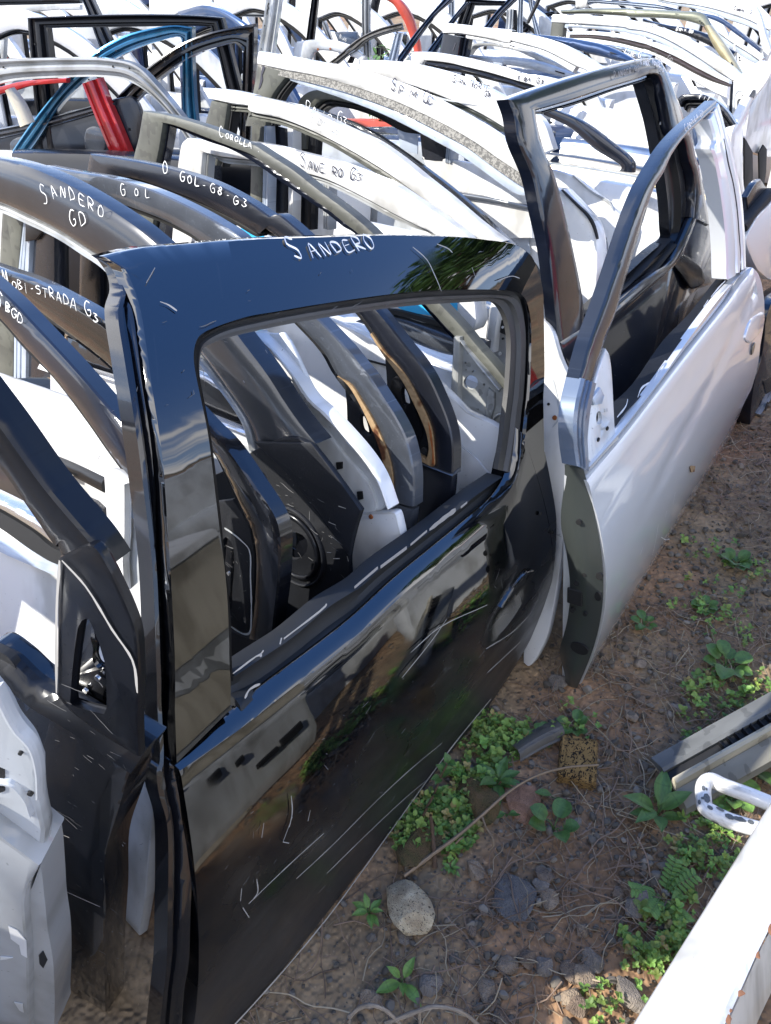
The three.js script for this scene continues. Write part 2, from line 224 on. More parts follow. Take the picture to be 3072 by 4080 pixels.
// handwriting: each letter a few strokes in a unit box
const GL = {
  A: '0,0 .35,1 .7,0;.15,.38 .6,.42', B: '.1,0 .1,1 .6,.85 .2,.52 .7,.3 .1,0', C: '.7,.85 .35,1 .05,.5 .3,.02 .75,.15', D: '.1,0 .12,1 .6,.8 .65,.3 .1,0', E: '.65,.95 .1,.98 .1,.02 .7,.05;.1,.52 .55,.55', F: '.1,0 .12,.95 .75,1;.1,.5 .55,.55',
  G: '.7,.9 .3,1 .05,.45 .3,.02 .68,.15 .7,.48 .4,.45', H: '.1,1 .1,0;.6,1 .6,0;.1,.5 .6,.52', I: '.25,1 .2,0', K: '.1,1 .1,0;.65,1 .12,.45 .7,0', L: '.15,1 .08,.05 .7,.1', M: '0,0 .12,1 .4,.35 .68,1 .8,0', N: '.05,0 .1,1 .6,.05 .65,1', O: '.4,.98 .08,.6 .2,.08 .6,.2 .65,.75 .35,.98',
  P: '.1,0 .12,1 .65,.85 .55,.5 .12,.45', Q: '.4,.98 .08,.5 .3,.05 .65,.4 .4,.98;.45,.3 .75,-.1', R: '.08,0 .12,1 .62,.82 .5,.52 .12,.48 .7,0', S: '.7,.88 .35,1 .1,.72 .6,.4 .45,.03 .02,.1', T: '0,.98 .75,1;.38,1 .35,0', U: '.08,1 .1,.15 .4,.02 .62,.2 .65,1', V: '.02,1 .3,0 .7,1', W: '0,1 .18,0 .4,.7 .6,0 .82,1', X: '.05,1 .7,0;.65,1 .02,0', Z: '.05,.95 .65,1 .05,.05 .75,.05',
  0: '.4,.98 .08,.6 .2,.08 .6,.2 .65,.75 .35,.98', 2: '.08,.8 .4,1 .6,.7 .05,.05 .7,.05', 3: '.1,.95 .6,.85 .3,.55 .65,.3 .3,.02 .05,.12', 6: '.55,1 .1,.45 .3,.02 .6,.25 .35,.5 .12,.35', 8: '.5,.95 .15,.75 .6,.3 .3,.02 .1,.28 .6,.75 .45,.97', '-': '.12,.45 .5,.5', '.': '.2,.05 .28,.0',
};
function writing(d, mat, text, path, h, w, lw) {
  const p = []; for (let i = 0; i < path.length; i += 2) p.push([path[i], path[i + 1]]);
  const L = [0]; for (let i = 1; i < p.length; i++) L.push(L[i - 1] + Math.hypot(p[i][0] - p[i - 1][0], p[i][1] - p[i - 1][1]));
  const total = L[L.length - 1], R = rng(text.length * 31 + Math.round(h * 1e4)), gs = [], adv = total / (text.length + .6);
  const at = s => { let i = 1; while (i < p.length - 1 && L[i] < s) i++; const t = (s - L[i - 1]) / (L[i] - L[i - 1]), dx = (p[i][0] - p[i - 1][0]), dy = (p[i][1] - p[i - 1][1]), l = Math.hypot(dx, dy); return [mix(p[i - 1][0], p[i][0], t), mix(p[i - 1][1], p[i][1], t), dx / l, dy / l]; };
  [...text].forEach((c, k) => {
    if (!GL[c]) return; const big = k === 0 || text[k - 1] === ' ' ? 1.25 : .8, [x, y, dx, dy] = at((k ? k + .35 : 0) * adv), hh = h * big * (.82 + R() * .36), ww = Math.min(adv * (k ? 1.25 : 1.7), h * 1.05), sl = .15 + (R() - .5) * .35, oy = (R() - .6) * h * .16;
    for (const s of GL[c].split(';')) {
      const q = s.split(' ').map(e => e.split(',').map(Number)).map(([a, b]) => { const X = (a + (R() - .5) * .13) * ww + sl * b * h * .3, Y = (b + (R() - .5) * .13) * hh + oy; return [x + dx * X - dy * Y, y + dy * X + dx * Y]; });
      gs.push(ribbon(d, q.length > 2 ? smooth(q, [], 4) : q, lw * (mat === M.inkB ? 1.3 : .78) * (.85 + R() * .3), w));
    }
  });
  mesh('marker_writing', mergeGeometries(gs), mat, d);
}
// the folded front end of the silver door, seen along the aisle: a pressed face with hinge holes
function hingeFace(d, name, mat) {
  const e = [[.0, .0], [.0, .74]], pos = [], idx = [], uv = [], nv = 40, nc = 8, u0 = v => mix(-.004, .004, v) ;
  for (let i = 0; i <= nv; i++) for (let j = 0; j <= nc; j++) {
    const v = mix(.015, .73, i / nv), t = j / nc, dep = .085 * (.35 + .65 * step(0, .16, v)) * (1 - .62 * step(.5, .72, v)) * (1 - .12 * Math.sin(v * 6)), w = bendAt(d, 0, v) - .004 - t * dep;
    const u = SVE(v) + .002 - .012 * Math.sin(t * Math.PI) * step(0, .1, v) - .006 * Math.sin(v * 17) * Math.sin(t * Math.PI);
    pos.push(u, v, w); uv.push(w, v);
  }
  for (let i = 0; i < nv; i++) for (let j = 0; j < nc; j++) { const a = i * (nc + 1) + j; idx.push(a, a + 1, a + nc + 1, a + 1, a + nc + 2, a + nc + 1); }
  const g = new THREE.BufferGeometry(); g.setAttribute('position', new THREE.Float32BufferAttribute(pos, 3)); g.setAttribute('uv', new THREE.Float32BufferAttribute(uv, 2)); g.setIndex(idx); g.computeVertexNormals();
  mesh(name, g, mat, d);
  const hole = (v, t, rv, rw, sq) => { const w = bendAt(d, 0, v) - .004 - t * .08, q = sq ? new RoundedBoxGeometry(.006, rv * 2, rw * 2, 2, .004) : new THREE.CylinderGeometry(rv, rv, .006, 20); if (!sq) { q.rotateZ(Math.PI / 2); q.scale(1, 1, rw / rv); } q.translate(SVE(v) - .012 * Math.sin(t * Math.PI), v, w); return q; };
  for (const [v, t, rv, rw, sq] of [[.34, .75, .022, .018, 1], [.385, .7, .006, .006], [.295, .8, .006, .006], [.42, .45, .005, .005], [.18, .35, .017, .022], [.3, .4, .005, .005], [.56, .4, .006, .006], [.1, .35, .005, .005], [.36, .1, .012, .008], [.42, .08, .009, .008]]) mesh('hinge_hole', hole(v, t, rv, rw, sq), M.rubber, d);
}
const SVE = v => mix(.0, -.055, v / .74);

// ---- doors: outlines in millimetres in each door's own plane (along the door, up the door) ----
const s0=door('car_door','silver grey door with scraped white paint and bare inner panel, nearest of the stack','car door','car doors standing in the long stack',[-0.375,-0.394],-8,2,null);
plate(s0,'outer_skin',M.steel,[-79,848,-30,788,0,740,-35,672,-80,500,-140,284,-220,12,-500,12],[],{k:[2,6,7],th:.06});
plate(s0,'inner_panel',M.lgrey,[-2,1044,19,984,22,952,29,926,29,890,15,831,7,776,-8,731,-21,707,-36,737,-49,763,-87,798],[],{w:-0.02,k:[0,4,6,7,8,9,11],th:.02,b:.006});
band(s0,'panel_rib',M.lgrey,[18,1005,22,953,31,929,28,893,16,845],[28,1010,31,959,39,934,36,897,24,848],{p:'round',w:-0.012,dep:.012});
band(s0,'panel_rib',M.lgrey,[-37,865,-5,866,4,845,4,812],[-41,853,-9,855,0,832,-4,802],{p:'round',w:-0.014,dep:.012});
plate(s0,'panel_slot',M.rubber,[-14,884,-8,881,-19,844,-27,839],[],{w:-0.0185,th:.002,b:0});
disc(s0,'bolt_hole',M.rubber,0.019,0.914,0.0023,-0.018);
disc(s0,'bolt_hole',M.rubber,0.010,0.847,0.0032,-0.018);
plate(s0,'paint_scrape',M.white,[-80,590,-71,582,-67,557,-79,509,-85,516,-80,542,-87,556],[],{w:0.0015,th:.001,b:0});
plate(s0,'paint_scrape',M.white,[-118,500,-100,503,-111,495,-121,490],[],{w:0.0015,th:.001,b:0});
plate(s0,'paint_scrape',M.white,[-141,359,-129,357,-136,327,-141,332],[],{w:0.0015,th:.001,b:0});
band(s0,'hinge_face',M.steel,[-11,719,-37,663,-49,641,-77,531,-113,401,-157,245,-162,225],[-15,696,-30,627,-43,568,-58,486,-85,372,-114,262,-118,242],{p:'flat',w:-0.012,dep:.05});
plate(s0,'hinge_hole',M.rubber,[-75,490,-66,504,-67,478,-79,453,-81,465],[],{w:-0.0105,th:.004,b:0});
const s2=door('car_door','black front door with triangular mirror panel and scratched dusty belt','car door','car doors standing in the long stack',[-0.294,-0.419],-26,5,null);
band(s2,'window_frame',M.blkS,[-107,1247,-81,1215,-47,1168,-25,1145,-2,1121,11,1101],[-127,1193,-96,1167,-72,1130,-51,1099,-52,1113,-48,1092],{p:'face'});
plate(s2,'mirror_panel',M.blkS,[-43,1096,3,1124,16,1105,22,1089,30,1064,34,1043,31,1004,23,957,14,910,5,851,-46,860,-88,877,-99,891,-76,978,-57,1049],[[-43,1014,-35,1027,-27,1034,-20,1034,-17,1025,-13,1006,-11,981,-15,950,-23,910,-30,895,-56,888,-83,884,-82,895,-70,935,-56,978],[-30,1049,-31,1046,-33,1044,-35,1043,-37,1042,-39,1042,-40,1043,-40,1045,-39,1047,-37,1049,-35,1051,-33,1052,-31,1052,-30,1051],[-1,940,-2,938,-3,936,-5,934,-7,933,-9,933,-10,934,-10,936,-9,938,-7,941,-5,943,-3,944,-2,944,-1,942]],{w:0.004,k:[0,9,12],th:.012,b:.003});
plate(s2,'mirror_recess',M.blk,[-87,991,-56,1003,-43,929,-63,837,-137,818,-122,879],[[-71,962,-62,963,-53,960,-52,939,-55,923,-65,914,-73,916,-76,928,-71,947]],{w:-0.03,th:.01});
strokes(s2,'panel_edge',M.dust,[[-40,1095,-61,1028,-95,899],[-37,1096,-14,1075,8,1033,26,1003,24,959]],0.003,0.0055);
disc(s2,'bolt',M.chrome,-0.067,0.906,0.0039,-0.026);
disc(s2,'bolt',M.chrome,-0.091,0.875,0.0035,-0.026);
plate(s2,'outer_skin',M.blk,[-247,868,-209,863,-176,843,-113,841,-67,832,-14,822,-34,782,-68,691,-116,561,-144,421,-185,237,-230,12,-690,12],[],{w:-0.012,k:[5,11,12],th:.05});
band(s2,'belt_ridge',M.blkS,[-212,892,-182,890,-151,870,-90,870,-46,863,4,851],[-225,863,-190,865,-150,847,-94,838,-51,825,-12,815],{p:'chamfer',w:0.004});
band(s2,'belt_seal',M.rubber,[-225,900,-195,900,-181,895,-166,860,-125,857],[-235,872,-204,871,-188,864,-170,848,-123,854],{p:'flat',w:-0.01,dep:.01});
strokes(s2,'scratch',M.dust,[[-262,394,-225,406,-187,414,-151,422],[-166,840,-148,833,-128,829],[-212,564,-172,573]],0.0022,-0.009);
const s3=door('car_door','white front door with glossy dark blue window frame marked in white','car door','car doors standing in the long stack',[-0.462,-0.639],-40,17,null);
band(s3,'window_frame',M.navyK,[-556,1132,-441,1107,-378,1088,-271,1055,-179,1023,-112,996,-91,979,-80,950],[-559,1086,-479,1066,-412,1044,-329,1021,-234,982,-170,951,-127,934,-88,923],{p:'face',ch:{w:.012,m:'rubber'}});
writing(s3,M.inkW,'SBGD',[-0.480,1.092,-0.439,1.087,-0.395,1.078],0.020,0.004,0.0022);
plate(s3,'mirror_panel',M.white,[-172,927,-139,938,-115,937,-78,928,-59,897,-46,820,-36,807,-25,743,-57,707,-93,724,-129,750,-147,760,-157,835],[[-122,925,-110,933,-98,934,-77,923,-66,894,-58,843,-53,855,-50,800,-85,757,-105,742,-116,796,-115,843]],{w:0.006,k:[0,5,7,11],th:.012,s:1});
plate(s3,'mirror_recess',M.lgrey,[-164,916,-124,929,-88,893,-77,828,-67,786,-97,730,-149,712,-149,823],[[-132,877,-120,891,-104,894,-87,882,-82,857,-88,850,-96,848,-109,856,-133,867]],{w:-0.012,th:.01});
disc(s3,'bolt_hole',M.rubber,-0.127,0.906,0.0049,-0.008);
plate(s3,'outer_skin',M.white,[-635,703,-510,715,-395,730,-326,731,-176,750,-119,704,-88,704,-45,720,-32,652,-15,496,-9,440,-11,292,-11,131,-20,12,-110,12,-1190,12],[],{w:-0.01,k:[0,7,13,15],th:.022});
band(s3,'belt_molding',M.chrome,[-538,732,-478,741,-367,755,-299,758],[-539,709,-479,720,-367,730,-299,729],{p:'round',w:0.006});
band(s3,'belt_seal',M.rubber,[-547,703,-487,713,-374,724,-306,723,-160,776],[-549,669,-488,679,-374,685,-297,697,-158,756],{p:'flat',w:0.002,dep:.012});
band(s3,'belt_rail',M.steelB,[-519,665,-483,666,-292,698,-151,717],[-520,629,-484,632,-292,676,-150,705],{p:'chamfer',w:0.005});
const s4=door('car_door','black front door marked in white with mirror panel pierced by a dark slot','car door','car doors standing in the long stack',[-0.237,-0.832],-40,8,null);
band(s4,'window_frame',M.blk,[-822,1019,-758,1023,-657,1029,-559,1027,-431,1017,-375,1001,-317,980,-163,918,-119,902,-61,862,-11,822,0,797,3,753,2,703,-5,634,-10,574],[-834,986,-770,987,-693,985,-622,971,-513,953,-449,942,-370,922,-192,889,-152,880,-120,845,-82,795,-65,775,-54,731,-55,659,-62,584,-72,540],{p:'face',ch:{w:.014,m:'rubber'}});
writing(s4,M.inkW,'MOBI-STRADA G3',[-0.741,0.998,-0.674,1.004,-0.604,1.014,-0.560,1.018,-0.499,1.014,-0.421,1.014],0.022,0.004,0.0022);
plate(s4,'mirror_panel',M.plast,[-157,781,-115,805,-91,787,-74,767,-63,723,-64,649,-71,574,-79,540,-125,529,-181,525,-174,670],[[-138,724,-120,724,-111,710,-109,678,-115,621,-122,566,-152,548,-155,653]],{w:-0.008,th:.012});
plate(s4,'panel_backing',M.blkS,[-198,697,-138,726,-141,515,-207,475],[],{w:-0.04,th:.006});
strokes(s4,'panel_edge',M.steel,[[-133,742,-118,742,-93,738,-72,729,-69,674,-67,594,-72,551,-89,538,-123,535]],0.0035,-0.006);
disc(s4,'bolt',M.chrome,-0.123,0.654,0.0039,-0.004);
plate(s4,'outer_skin',M.plast,[-258,476,-189,501,-132,512,-86,524,-25,555,-21,441,-24,200,-340,12],[],{w:-0.014,k:[0,4,6,7],th:.022});
shell(s4,M.blkS,-0.834,0.003,0.38,0.1);
const w2=door('car_door','white door with a black side strip carrying a worn label','car door','car doors standing in the long stack',[-0.218,-0.864],-40,8,null);
plate(w2,'outer_skin',M.white,[-1074,716,-915,739,-674,775,-475,803,-318,826,-345,542,-1350,12],[],{k:[0,4,6],th:.022});
plate(w2,'lower_panel',M.navyK,[-1145,474,-975,492,-746,533,-540,573,-526,488,-421,449,-1330,12],[],{w:0.012,k:[0,6],th:.02});
band(w2,'side_strip',M.blkS,[-1024,575,-896,597,-722,624,-630,638,-526,650],[-1036,544,-905,569,-731,590,-638,604,-531,614],{p:'round',w:0.012,dep:.02});
plate(w2,'label_sticker',M.beigeP,[-746,600,-624,621,-628,606,-755,583],[],{w:0.018,th:.0015,b:0});
writing(w2,M.inkW,'D-6',[-0.804,0.577,-0.753,0.587],0.015,0.019,0.0015);
strokes(w2,'scratch',M.lgrey,[[-843,637,-785,647]],0.002,0.003);
shell(w2,M.white,-1.350,-0.318,0.5,0.1);
const s5=door('car_door','dark grey front door with wide dusty frame and round speaker opening','car door','car doors standing in the long stack',[-0.113,-0.979],-40,8,null);
band(s5,'window_frame',M.dgreyG,[-1164,1125,-1076,1131,-973,1133,-879,1128,-791,1118,-708,1105,-645,1093,-589,1080,-442,1027,-374,990,-317,952,-241,903,-199,869,-157,839,-115,815],[-1201,1025,-1110,1028,-1019,1024,-946,1020,-870,1013,-798,1001,-735,991,-680,974,-556,944,-474,904,-410,871,-358,837,-323,813,-292,785,-273,739],{p:'crown',ch:{w:.018,m:'steel'},dep:.05});
writing(s5,M.inkW,'SANDERO',[-0.906,1.069,-0.850,1.096,-0.778,1.096,-0.727,1.090,-0.673,1.079],0.027,0.004,0.0022);
writing(s5,M.inkW,'GD',[-0.812,1.048,-0.744,1.062],0.029,0.004,0.0022);
plate(s5,'mirror_panel',M.plast,[-306,700,-268,743,-164,815,-111,818,-64,790,9,740,-2,689,-9,633,-4,555,-84,381,-271,217,-448,197,-426,590],[[-108,607,-111,589,-122,571,-138,555,-157,545,-175,543,-187,550,-192,564,-188,582,-176,601,-160,616,-141,625,-125,626,-113,620]],{w:0.004,k:[3,5,9],th:.012});
plate(s5,'panel_facet',M.plast2,[-256,771,-109,826,-58,794,13,744,3,696,-4,640,-37,659,-76,689,-142,728],[],{w:0.01,k:[0,1,3,5],th:.006,b:.003});
plate(s5,'speaker_plate',M.blkS,[-241,589,-109,652,-101,518,-239,442],[[-217,582,-204,599,-197,597,-191,592,-181,597,-167,598,-164,568,-167,554,-216,571],[-180,610,-180,607,-182,605,-184,602,-187,601,-190,601,-191,602,-192,604,-191,606,-190,609,-187,611,-185,612,-182,613,-180,612]],{w:-0.02,th:.006});
disc(s5,'speaker_boss',M.blkS,-0.169,0.533,0.0062,-0.018);
ring(s5,'speaker_ring',M.blkS,-0.149,0.586,.066,.012,.006);
ring(s5,'speaker_ring',M.plast2,-0.149,0.586,.082,.007,.006);
strokes(s5,'scratch',M.dust,[[-50,629,-40,633],[-34,623,-19,631],[-51,694,-33,696],[-30,737,-13,740],[-2,645,2,636]],0.0022,0.0175);
shell(s5,M.blkS,-1.201,0.013,0.3,0.1);
const s5d=door('car_door','olive pillared door seen through the wide dark grey frame','car door','car doors standing in the long stack',[-0.088,-1.049],-40,8,null);
band(s5d,'pillar',M.olive,[-1188,1034,-1224,975,-1296,805,-1330,731,-1437,473],[-1084,1034,-1120,985,-1192,828,-1228,757,-1313,514],{p:'face'});
band(s5d,'pillar_rail',M.steelB,[-1082,1034,-1119,968,-1189,828,-1224,758,-1308,515],[-1052,1033,-1081,968,-1125,844,-1150,777,-1224,543],{p:'post'});
band(s5d,'pillar',M.dgrey,[-1080,957,-1144,800,-1230,541],[-989,969,-1024,826,-1091,587],{p:'face'});
plate(s5d,'black_tab',M.blkS,[-1094,974,-1021,978,-1020,971,-1059,944,-1107,930],[],{w:0.012,th:.01});
shell(s5d,M.olive,-1.437,-0.989,0.45,0.1);
const s5b=door('car_door','silver door body with bright belt strip behind the dark wide frame','car door','car doors standing in the long stack',[-0.073,-1.009],-40,8,null);
plate(s5b,'outer_skin',M.silver,[-1094,646,-964,661,-750,692,-475,715,-340,725,-332,541,-1236,78],[],{k:[0,4,5,6],th:.022});
band(s5b,'belt_strip',M.chrome,[-1131,666,-947,683,-736,710,-464,728,-364,736,-260,745],[-1137,646,-951,664,-738,693,-465,714,-364,722,-259,729],{p:'round',w:0.008,dep:.02});
band(s5b,'belt_rail',M.white,[-1139,644,-953,662,-740,691,-466,711,-365,720,-260,728],[-1147,615,-958,639,-743,670,-467,697,-365,706,-260,714],{p:'chamfer',w:0.007});
shell(s5b,M.silver,-1.236,-0.259,0.3,0.1);
const s5c=door('car_door','glossy black door body with two thin bright belt lines','car door','car doors standing in the long stack',[-0.048,-1.024],-40,8,null);
plate(s5c,'outer_skin',M.blk,[-1060,718,-993,724,-785,748,-534,784,-409,792,-413,465,-1207,80],[],{k:[0,4,5,6],th:.022});
band(s5c,'belt_strip',M.chrome,[-1047,733,-980,740,-774,764,-527,790,-479,787,-301,800],[-1049,725,-982,730,-776,754,-527,780,-479,775,-301,790],{p:'round',w:0.006,dep:.02});
shell(s5c,M.blk,-1.207,-0.301,0.3,0.1);
const s5w=door('car_door','white inner door panel with folded edge flange and oblong holes','car door','car doors standing in the long stack',[-0.038,-1.039],-40,8,null);
plate(s5w,'inner_panel',M.whiteI,[-466,881,-395,909,-343,922,-323,928,-238,839,-149,768,-116,754,-70,726,-35,687,-62,650,-104,629,-195,672,-276,779,-307,873],[[-417,880,-410,883,-363,870,-366,864,-381,860],[-316,826,-309,828,-274,822,-274,814,-288,809],[-116,671,-105,677,-98,664,-110,657]],{w:-0.015,k:[0,8,10,13],th:.01});
band(s5w,'edge_flange',M.white,[-393,915,-340,898,-281,864,-233,827,-190,812,-95,766,-53,735,-19,686],[-375,920,-330,904,-271,870,-224,836,-181,821,-85,773,-46,740,-15,692],{p:'round',w:0.01,dep:.03});
plate(s5w,'hinge_area',M.whiteI,[-245,760,-211,778,-145,742,-81,707,-59,664,-98,624,-137,639,-206,697],[],{w:-0.008,th:.01,b:.004,s:1});
disc(s5w,'panel_hole',M.rubber,-0.200,0.721,0.0131,-0.012);
disc(s5w,'panel_hole',M.rubber,-0.204,0.756,0.0047,-0.004);
plate(s5w,'panel_hole',M.rubber,[-162,722,-147,729,-146,715,-159,707],[],{w:-0.004,th:.003,b:0});
plate(s5w,'panel_hole',M.rubber,[-105,682,-93,688,-89,673,-101,665],[],{w:-0.004,th:.003,b:0});
strokes(s5w,'panel_crease',M.lgrey,[[-414,880,-385,867,-377,862,-363,865],[-311,827,-292,819,-281,811,-269,815],[-392,898,-338,858,-289,843]],0.004,-0.012);
plate(s5w,'outer_skin',M.white,[-100,622,-95,636,-19,677,-11,678,2,654,12,622,13,573,-56,376,-275,242,-360,340,-362,555,-180,613],[],{w:-0.004,k:[0,2,10],th:.022});
disc(s5w,'bolt',M.rust,-0.061,0.649,0.0048,0.002);
const s6=door('car_door','grey metallic front door with rusty beige edged mirror opening','car door','car doors standing in the long stack',[0.004,-1.099],-40,8,null);
band(s6,'window_frame',M.greyM,[-1400,716,-1308,891,-1249,1002,-1212,1069,-1076,1077,-942,1087,-791,1088,-680,1079,-576,1064,-501,1046,-489,1033,-277,941,-212,910,-161,879,-151,874,-111,842,-77,814,-49,783,-31,748,-20,713,-11,650],[-1239,756,-1199,917,-1137,1007,-1091,1040,-1049,1040,-983,1036,-857,1035,-751,1031,-657,1020,-594,1006,-565,1014,-340,918,-267,882,-229,847,-189,841,-154,814,-126,788,-103,760,-84,730,-70,697,-63,640],{p:'face',k:[3],ch:{w:.014,m:'rubber'}});
writing(s6,M.inkW,'GOL',[-0.890,1.060,-0.817,1.068,-0.753,1.070],0.022,0.004,0.0022);
plate(s6,'mirror_panel',M.plast2,[-238,844,-222,837,-210,806,-198,726,-180,656,-139,629,-93,620,-71,633,-78,690,-91,723,-110,753,-134,782,-162,809,-197,836,-236,841],[[-169,782,-157,788,-141,758,-143,749,-163,752],[-186,813,-187,810,-188,808,-191,806,-193,805,-196,805,-198,807,-198,808,-198,811,-196,813,-194,815,-191,816,-189,816,-187,815],[-160,798,-160,796,-161,794,-163,793,-165,792,-167,792,-168,793,-169,794,-168,796,-167,798,-166,799,-164,800,-162,800,-161,799]],{w:-0.01,k:[7,14],th:.012});
plate(s6,'recess_wall',M.blkS,[-183,782,-168,790,-145,758,-124,717,-120,690,-132,671,-169,670,-178,723],[[-179,774,-167,779,-151,750,-154,742,-172,745]],{w:-0.022,th:.008});
band(s6,'rusty_edge',M.rustE,[-225,848,-187,842,-153,815,-125,789,-101,761,-82,731,-69,698,-63,667,-62,642],[-212,847,-190,836,-160,808,-135,780,-113,751,-96,720,-85,691,-76,664,-89,644],{p:'flat',w:0.002,dep:.012});
disc(s6,'bolt_hole',M.rubber,-0.092,0.660,0.0082,-0.006);
plate(s6,'casting_rib',M.plast,[-124,764,-114,743,-103,723,-98,706,-104,698,-114,713,-125,744],[],{w:-0.004,th:.006,b:.003,s:1});
plate(s6,'outer_skin',M.greyM,[-74,634,-13,641,-13,607,-14,570,-27,471,-119,421,-82,567],[],{w:-0.004,k:[0,1,4,5],th:.022});
shell(s6,M.greyM,-1.400,-0.011,0.3,0.1);
const s7=door('car_door','charcoal front door with beige edged mirror opening and rust at its lower corner','car door','car doors standing in the long stack',[0.074,-1.189],-40,8,null);
band(s7,'window_frame',M.dgrey,[-1326,651,-1282,828,-1226,982,-1203,1045,-1186,1078,-1071,1086,-940,1093,-818,1094,-705,1088,-599,1071,-515,1053,-516,1063,-438,1039,-223,935,-185,911,-150,888,-117,868,-85,842,-59,812,-37,783,-20,754,-9,720,-1,669],[-1206,683,-1173,843,-1093,998,-1069,1036,-1054,1043,-1017,1048,-971,1049,-864,1045,-758,1038,-653,1025,-568,1012,-581,1028,-515,1017,-273,916,-238,891,-198,861,-167,844,-135,823,-106,793,-82,766,-63,737,-53,699,-48,666],{p:'face',k:[4],ch:{w:.014,m:'rubber'}});
writing(s7,M.inkW,'O GOL-G8-G3',[-0.883,1.080,-0.786,1.077,-0.690,1.071,-0.647,1.063,-0.585,1.058],0.021,0.004,0.0022);
plate(s7,'mirror_panel',M.plast2,[-205,856,-174,839,-143,818,-113,787,-88,761,-70,732,-59,693,-54,659,-116,659,-149,716,-184,752,-198,808],[[-158,800,-144,801,-127,771,-138,762,-152,763],[-149,813,-149,811,-150,810,-152,808,-154,808,-155,808,-157,809,-157,810,-157,812,-156,813,-154,815,-153,815,-151,815,-149,814],[-139,729,-139,728,-140,726,-142,725,-144,724,-145,724,-147,725,-147,726,-147,728,-146,730,-144,731,-143,731,-141,731,-140,731],[-95,713,-95,711,-96,710,-98,709,-99,708,-101,708,-102,709,-103,710,-102,712,-102,713,-100,714,-99,715,-97,715,-96,714]],{w:-0.01,k:[7,8],th:.012});
plate(s7,'recess_wall',M.blkS,[-175,814,-154,824,-136,806,-107,759,-89,724,-92,703,-116,676,-144,720,-175,757],[[-152,803,-139,804,-123,775,-134,767,-146,767],[-144,816,-144,815,-145,813,-147,812,-148,812,-150,812,-151,812,-152,814,-152,815,-151,817,-149,818,-147,819,-146,818,-145,818],[-134,733,-134,732,-135,730,-137,729,-138,728,-140,728,-141,729,-142,730,-142,732,-141,733,-139,735,-138,735,-136,735,-135,734],[-91,717,-91,715,-92,714,-93,713,-94,712,-96,712,-97,713,-97,714,-97,716,-97,717,-95,718,-94,719,-92,719,-91,718]],{w:-0.003,th:.008,s:1});
band(s7,'rusty_edge',M.rustE,[-236,891,-197,862,-165,845,-134,824,-105,794,-80,767,-62,738,-51,701,-46,667,-77,665,-108,665],[-239,887,-201,855,-172,836,-142,813,-114,782,-91,755,-73,729,-63,696,-68,674,-85,676,-110,674],{p:'flat',w:0.002,dep:.012});
plate(s7,'rust_patch',M.rust,[-72,757,-62,739,-51,701,-44,673,-50,670,-53,698,-62,722],[],{w:0.0035,th:.001,b:0});
disc(s7,'bolt_hole',M.rubber,-0.076,0.688,0.0078,-0.001);
disc(s7,'bolt_hole',M.rubber,-0.176,0.831,0.0053,-0.006);
plate(s7,'outer_skin',M.dgrey,[-120,658,-50,662,-3,664,1,613,0,574,6,479,-137,405,-112,550],[],{w:-0.004,k:[0,2,6],th:.022});
band(s7,'belt_ridge',M.greyM,[-108,665,-47,670,0,672],[-108,657,-45,661,1,664],{p:'chamfer',w:0.002});
shell(s7,M.dgrey,-1.326,0.006,0.3,0.1);
const s7b=door('car_door','broad white door body with belt slot under the olive frame','car door','car doors standing in the long stack',[0.162,-1.369],-40,8,null);
plate(s7b,'outer_skin',M.white,[-808,766,-619,769,-407,771,-282,753,-176,732,-58,682,44,666,70,602,69,439,-76,51,-760,12],[],{k:[0,5,9,10],th:.022});
band(s7b,'belt_slot',M.rubber,[-423,707,-390,710,-339,714,-289,719],[-422,701,-390,705,-339,710,-289,715],{p:'flat',w:0.004,dep:.01});
band(s7b,'belt_step',M.lgrey,[-525,722,-440,718,-321,657,-226,664],[-529,711,-444,708,-324,649,-225,655],{p:'flat',w:0.004,dep:.01});
plate(s7b,'shade_facet',M.white,[-79,611,-9,588,40,557,3,519,-41,492,-63,540],[],{w:0.006,th:.004,b:.003});
shell(s7b,M.white,-0.808,0.070,0.45,0.1);
const s8=door('car_door','olive grey front door with pierced silver mirror triangle','car door','car doors standing in the long stack',[0.207,-1.389],-40,8,null);
band(s8,'window_frame',M.olive,[-1408,728,-1368,856,-1324,999,-1293,1057,-1263,1128,-1160,1131,-960,1122,-849,1107,-828,1109,-758,1092,-684,1073,-600,1044,-520,1019,-467,1000,-418,979,-211,871,-159,844,-107,811,-52,779,-6,748,40,720],[-1285,745,-1236,863,-1214,999,-1193,1051,-1173,1108,-1121,1108,-1007,1097,-898,1088,-828,1081,-763,1063,-694,1043,-626,1021,-555,999,-506,981,-469,969,-254,857,-201,829,-145,799,-86,771,-35,741,9,718],{p:'face',k:[4],ch:{w:.016,m:'navyK'}});
writing(s8,M.inkW,'COROLLA .',[-0.940,1.108,-0.881,1.106,-0.833,1.098,-0.779,1.093],0.017,0.004,0.0022);
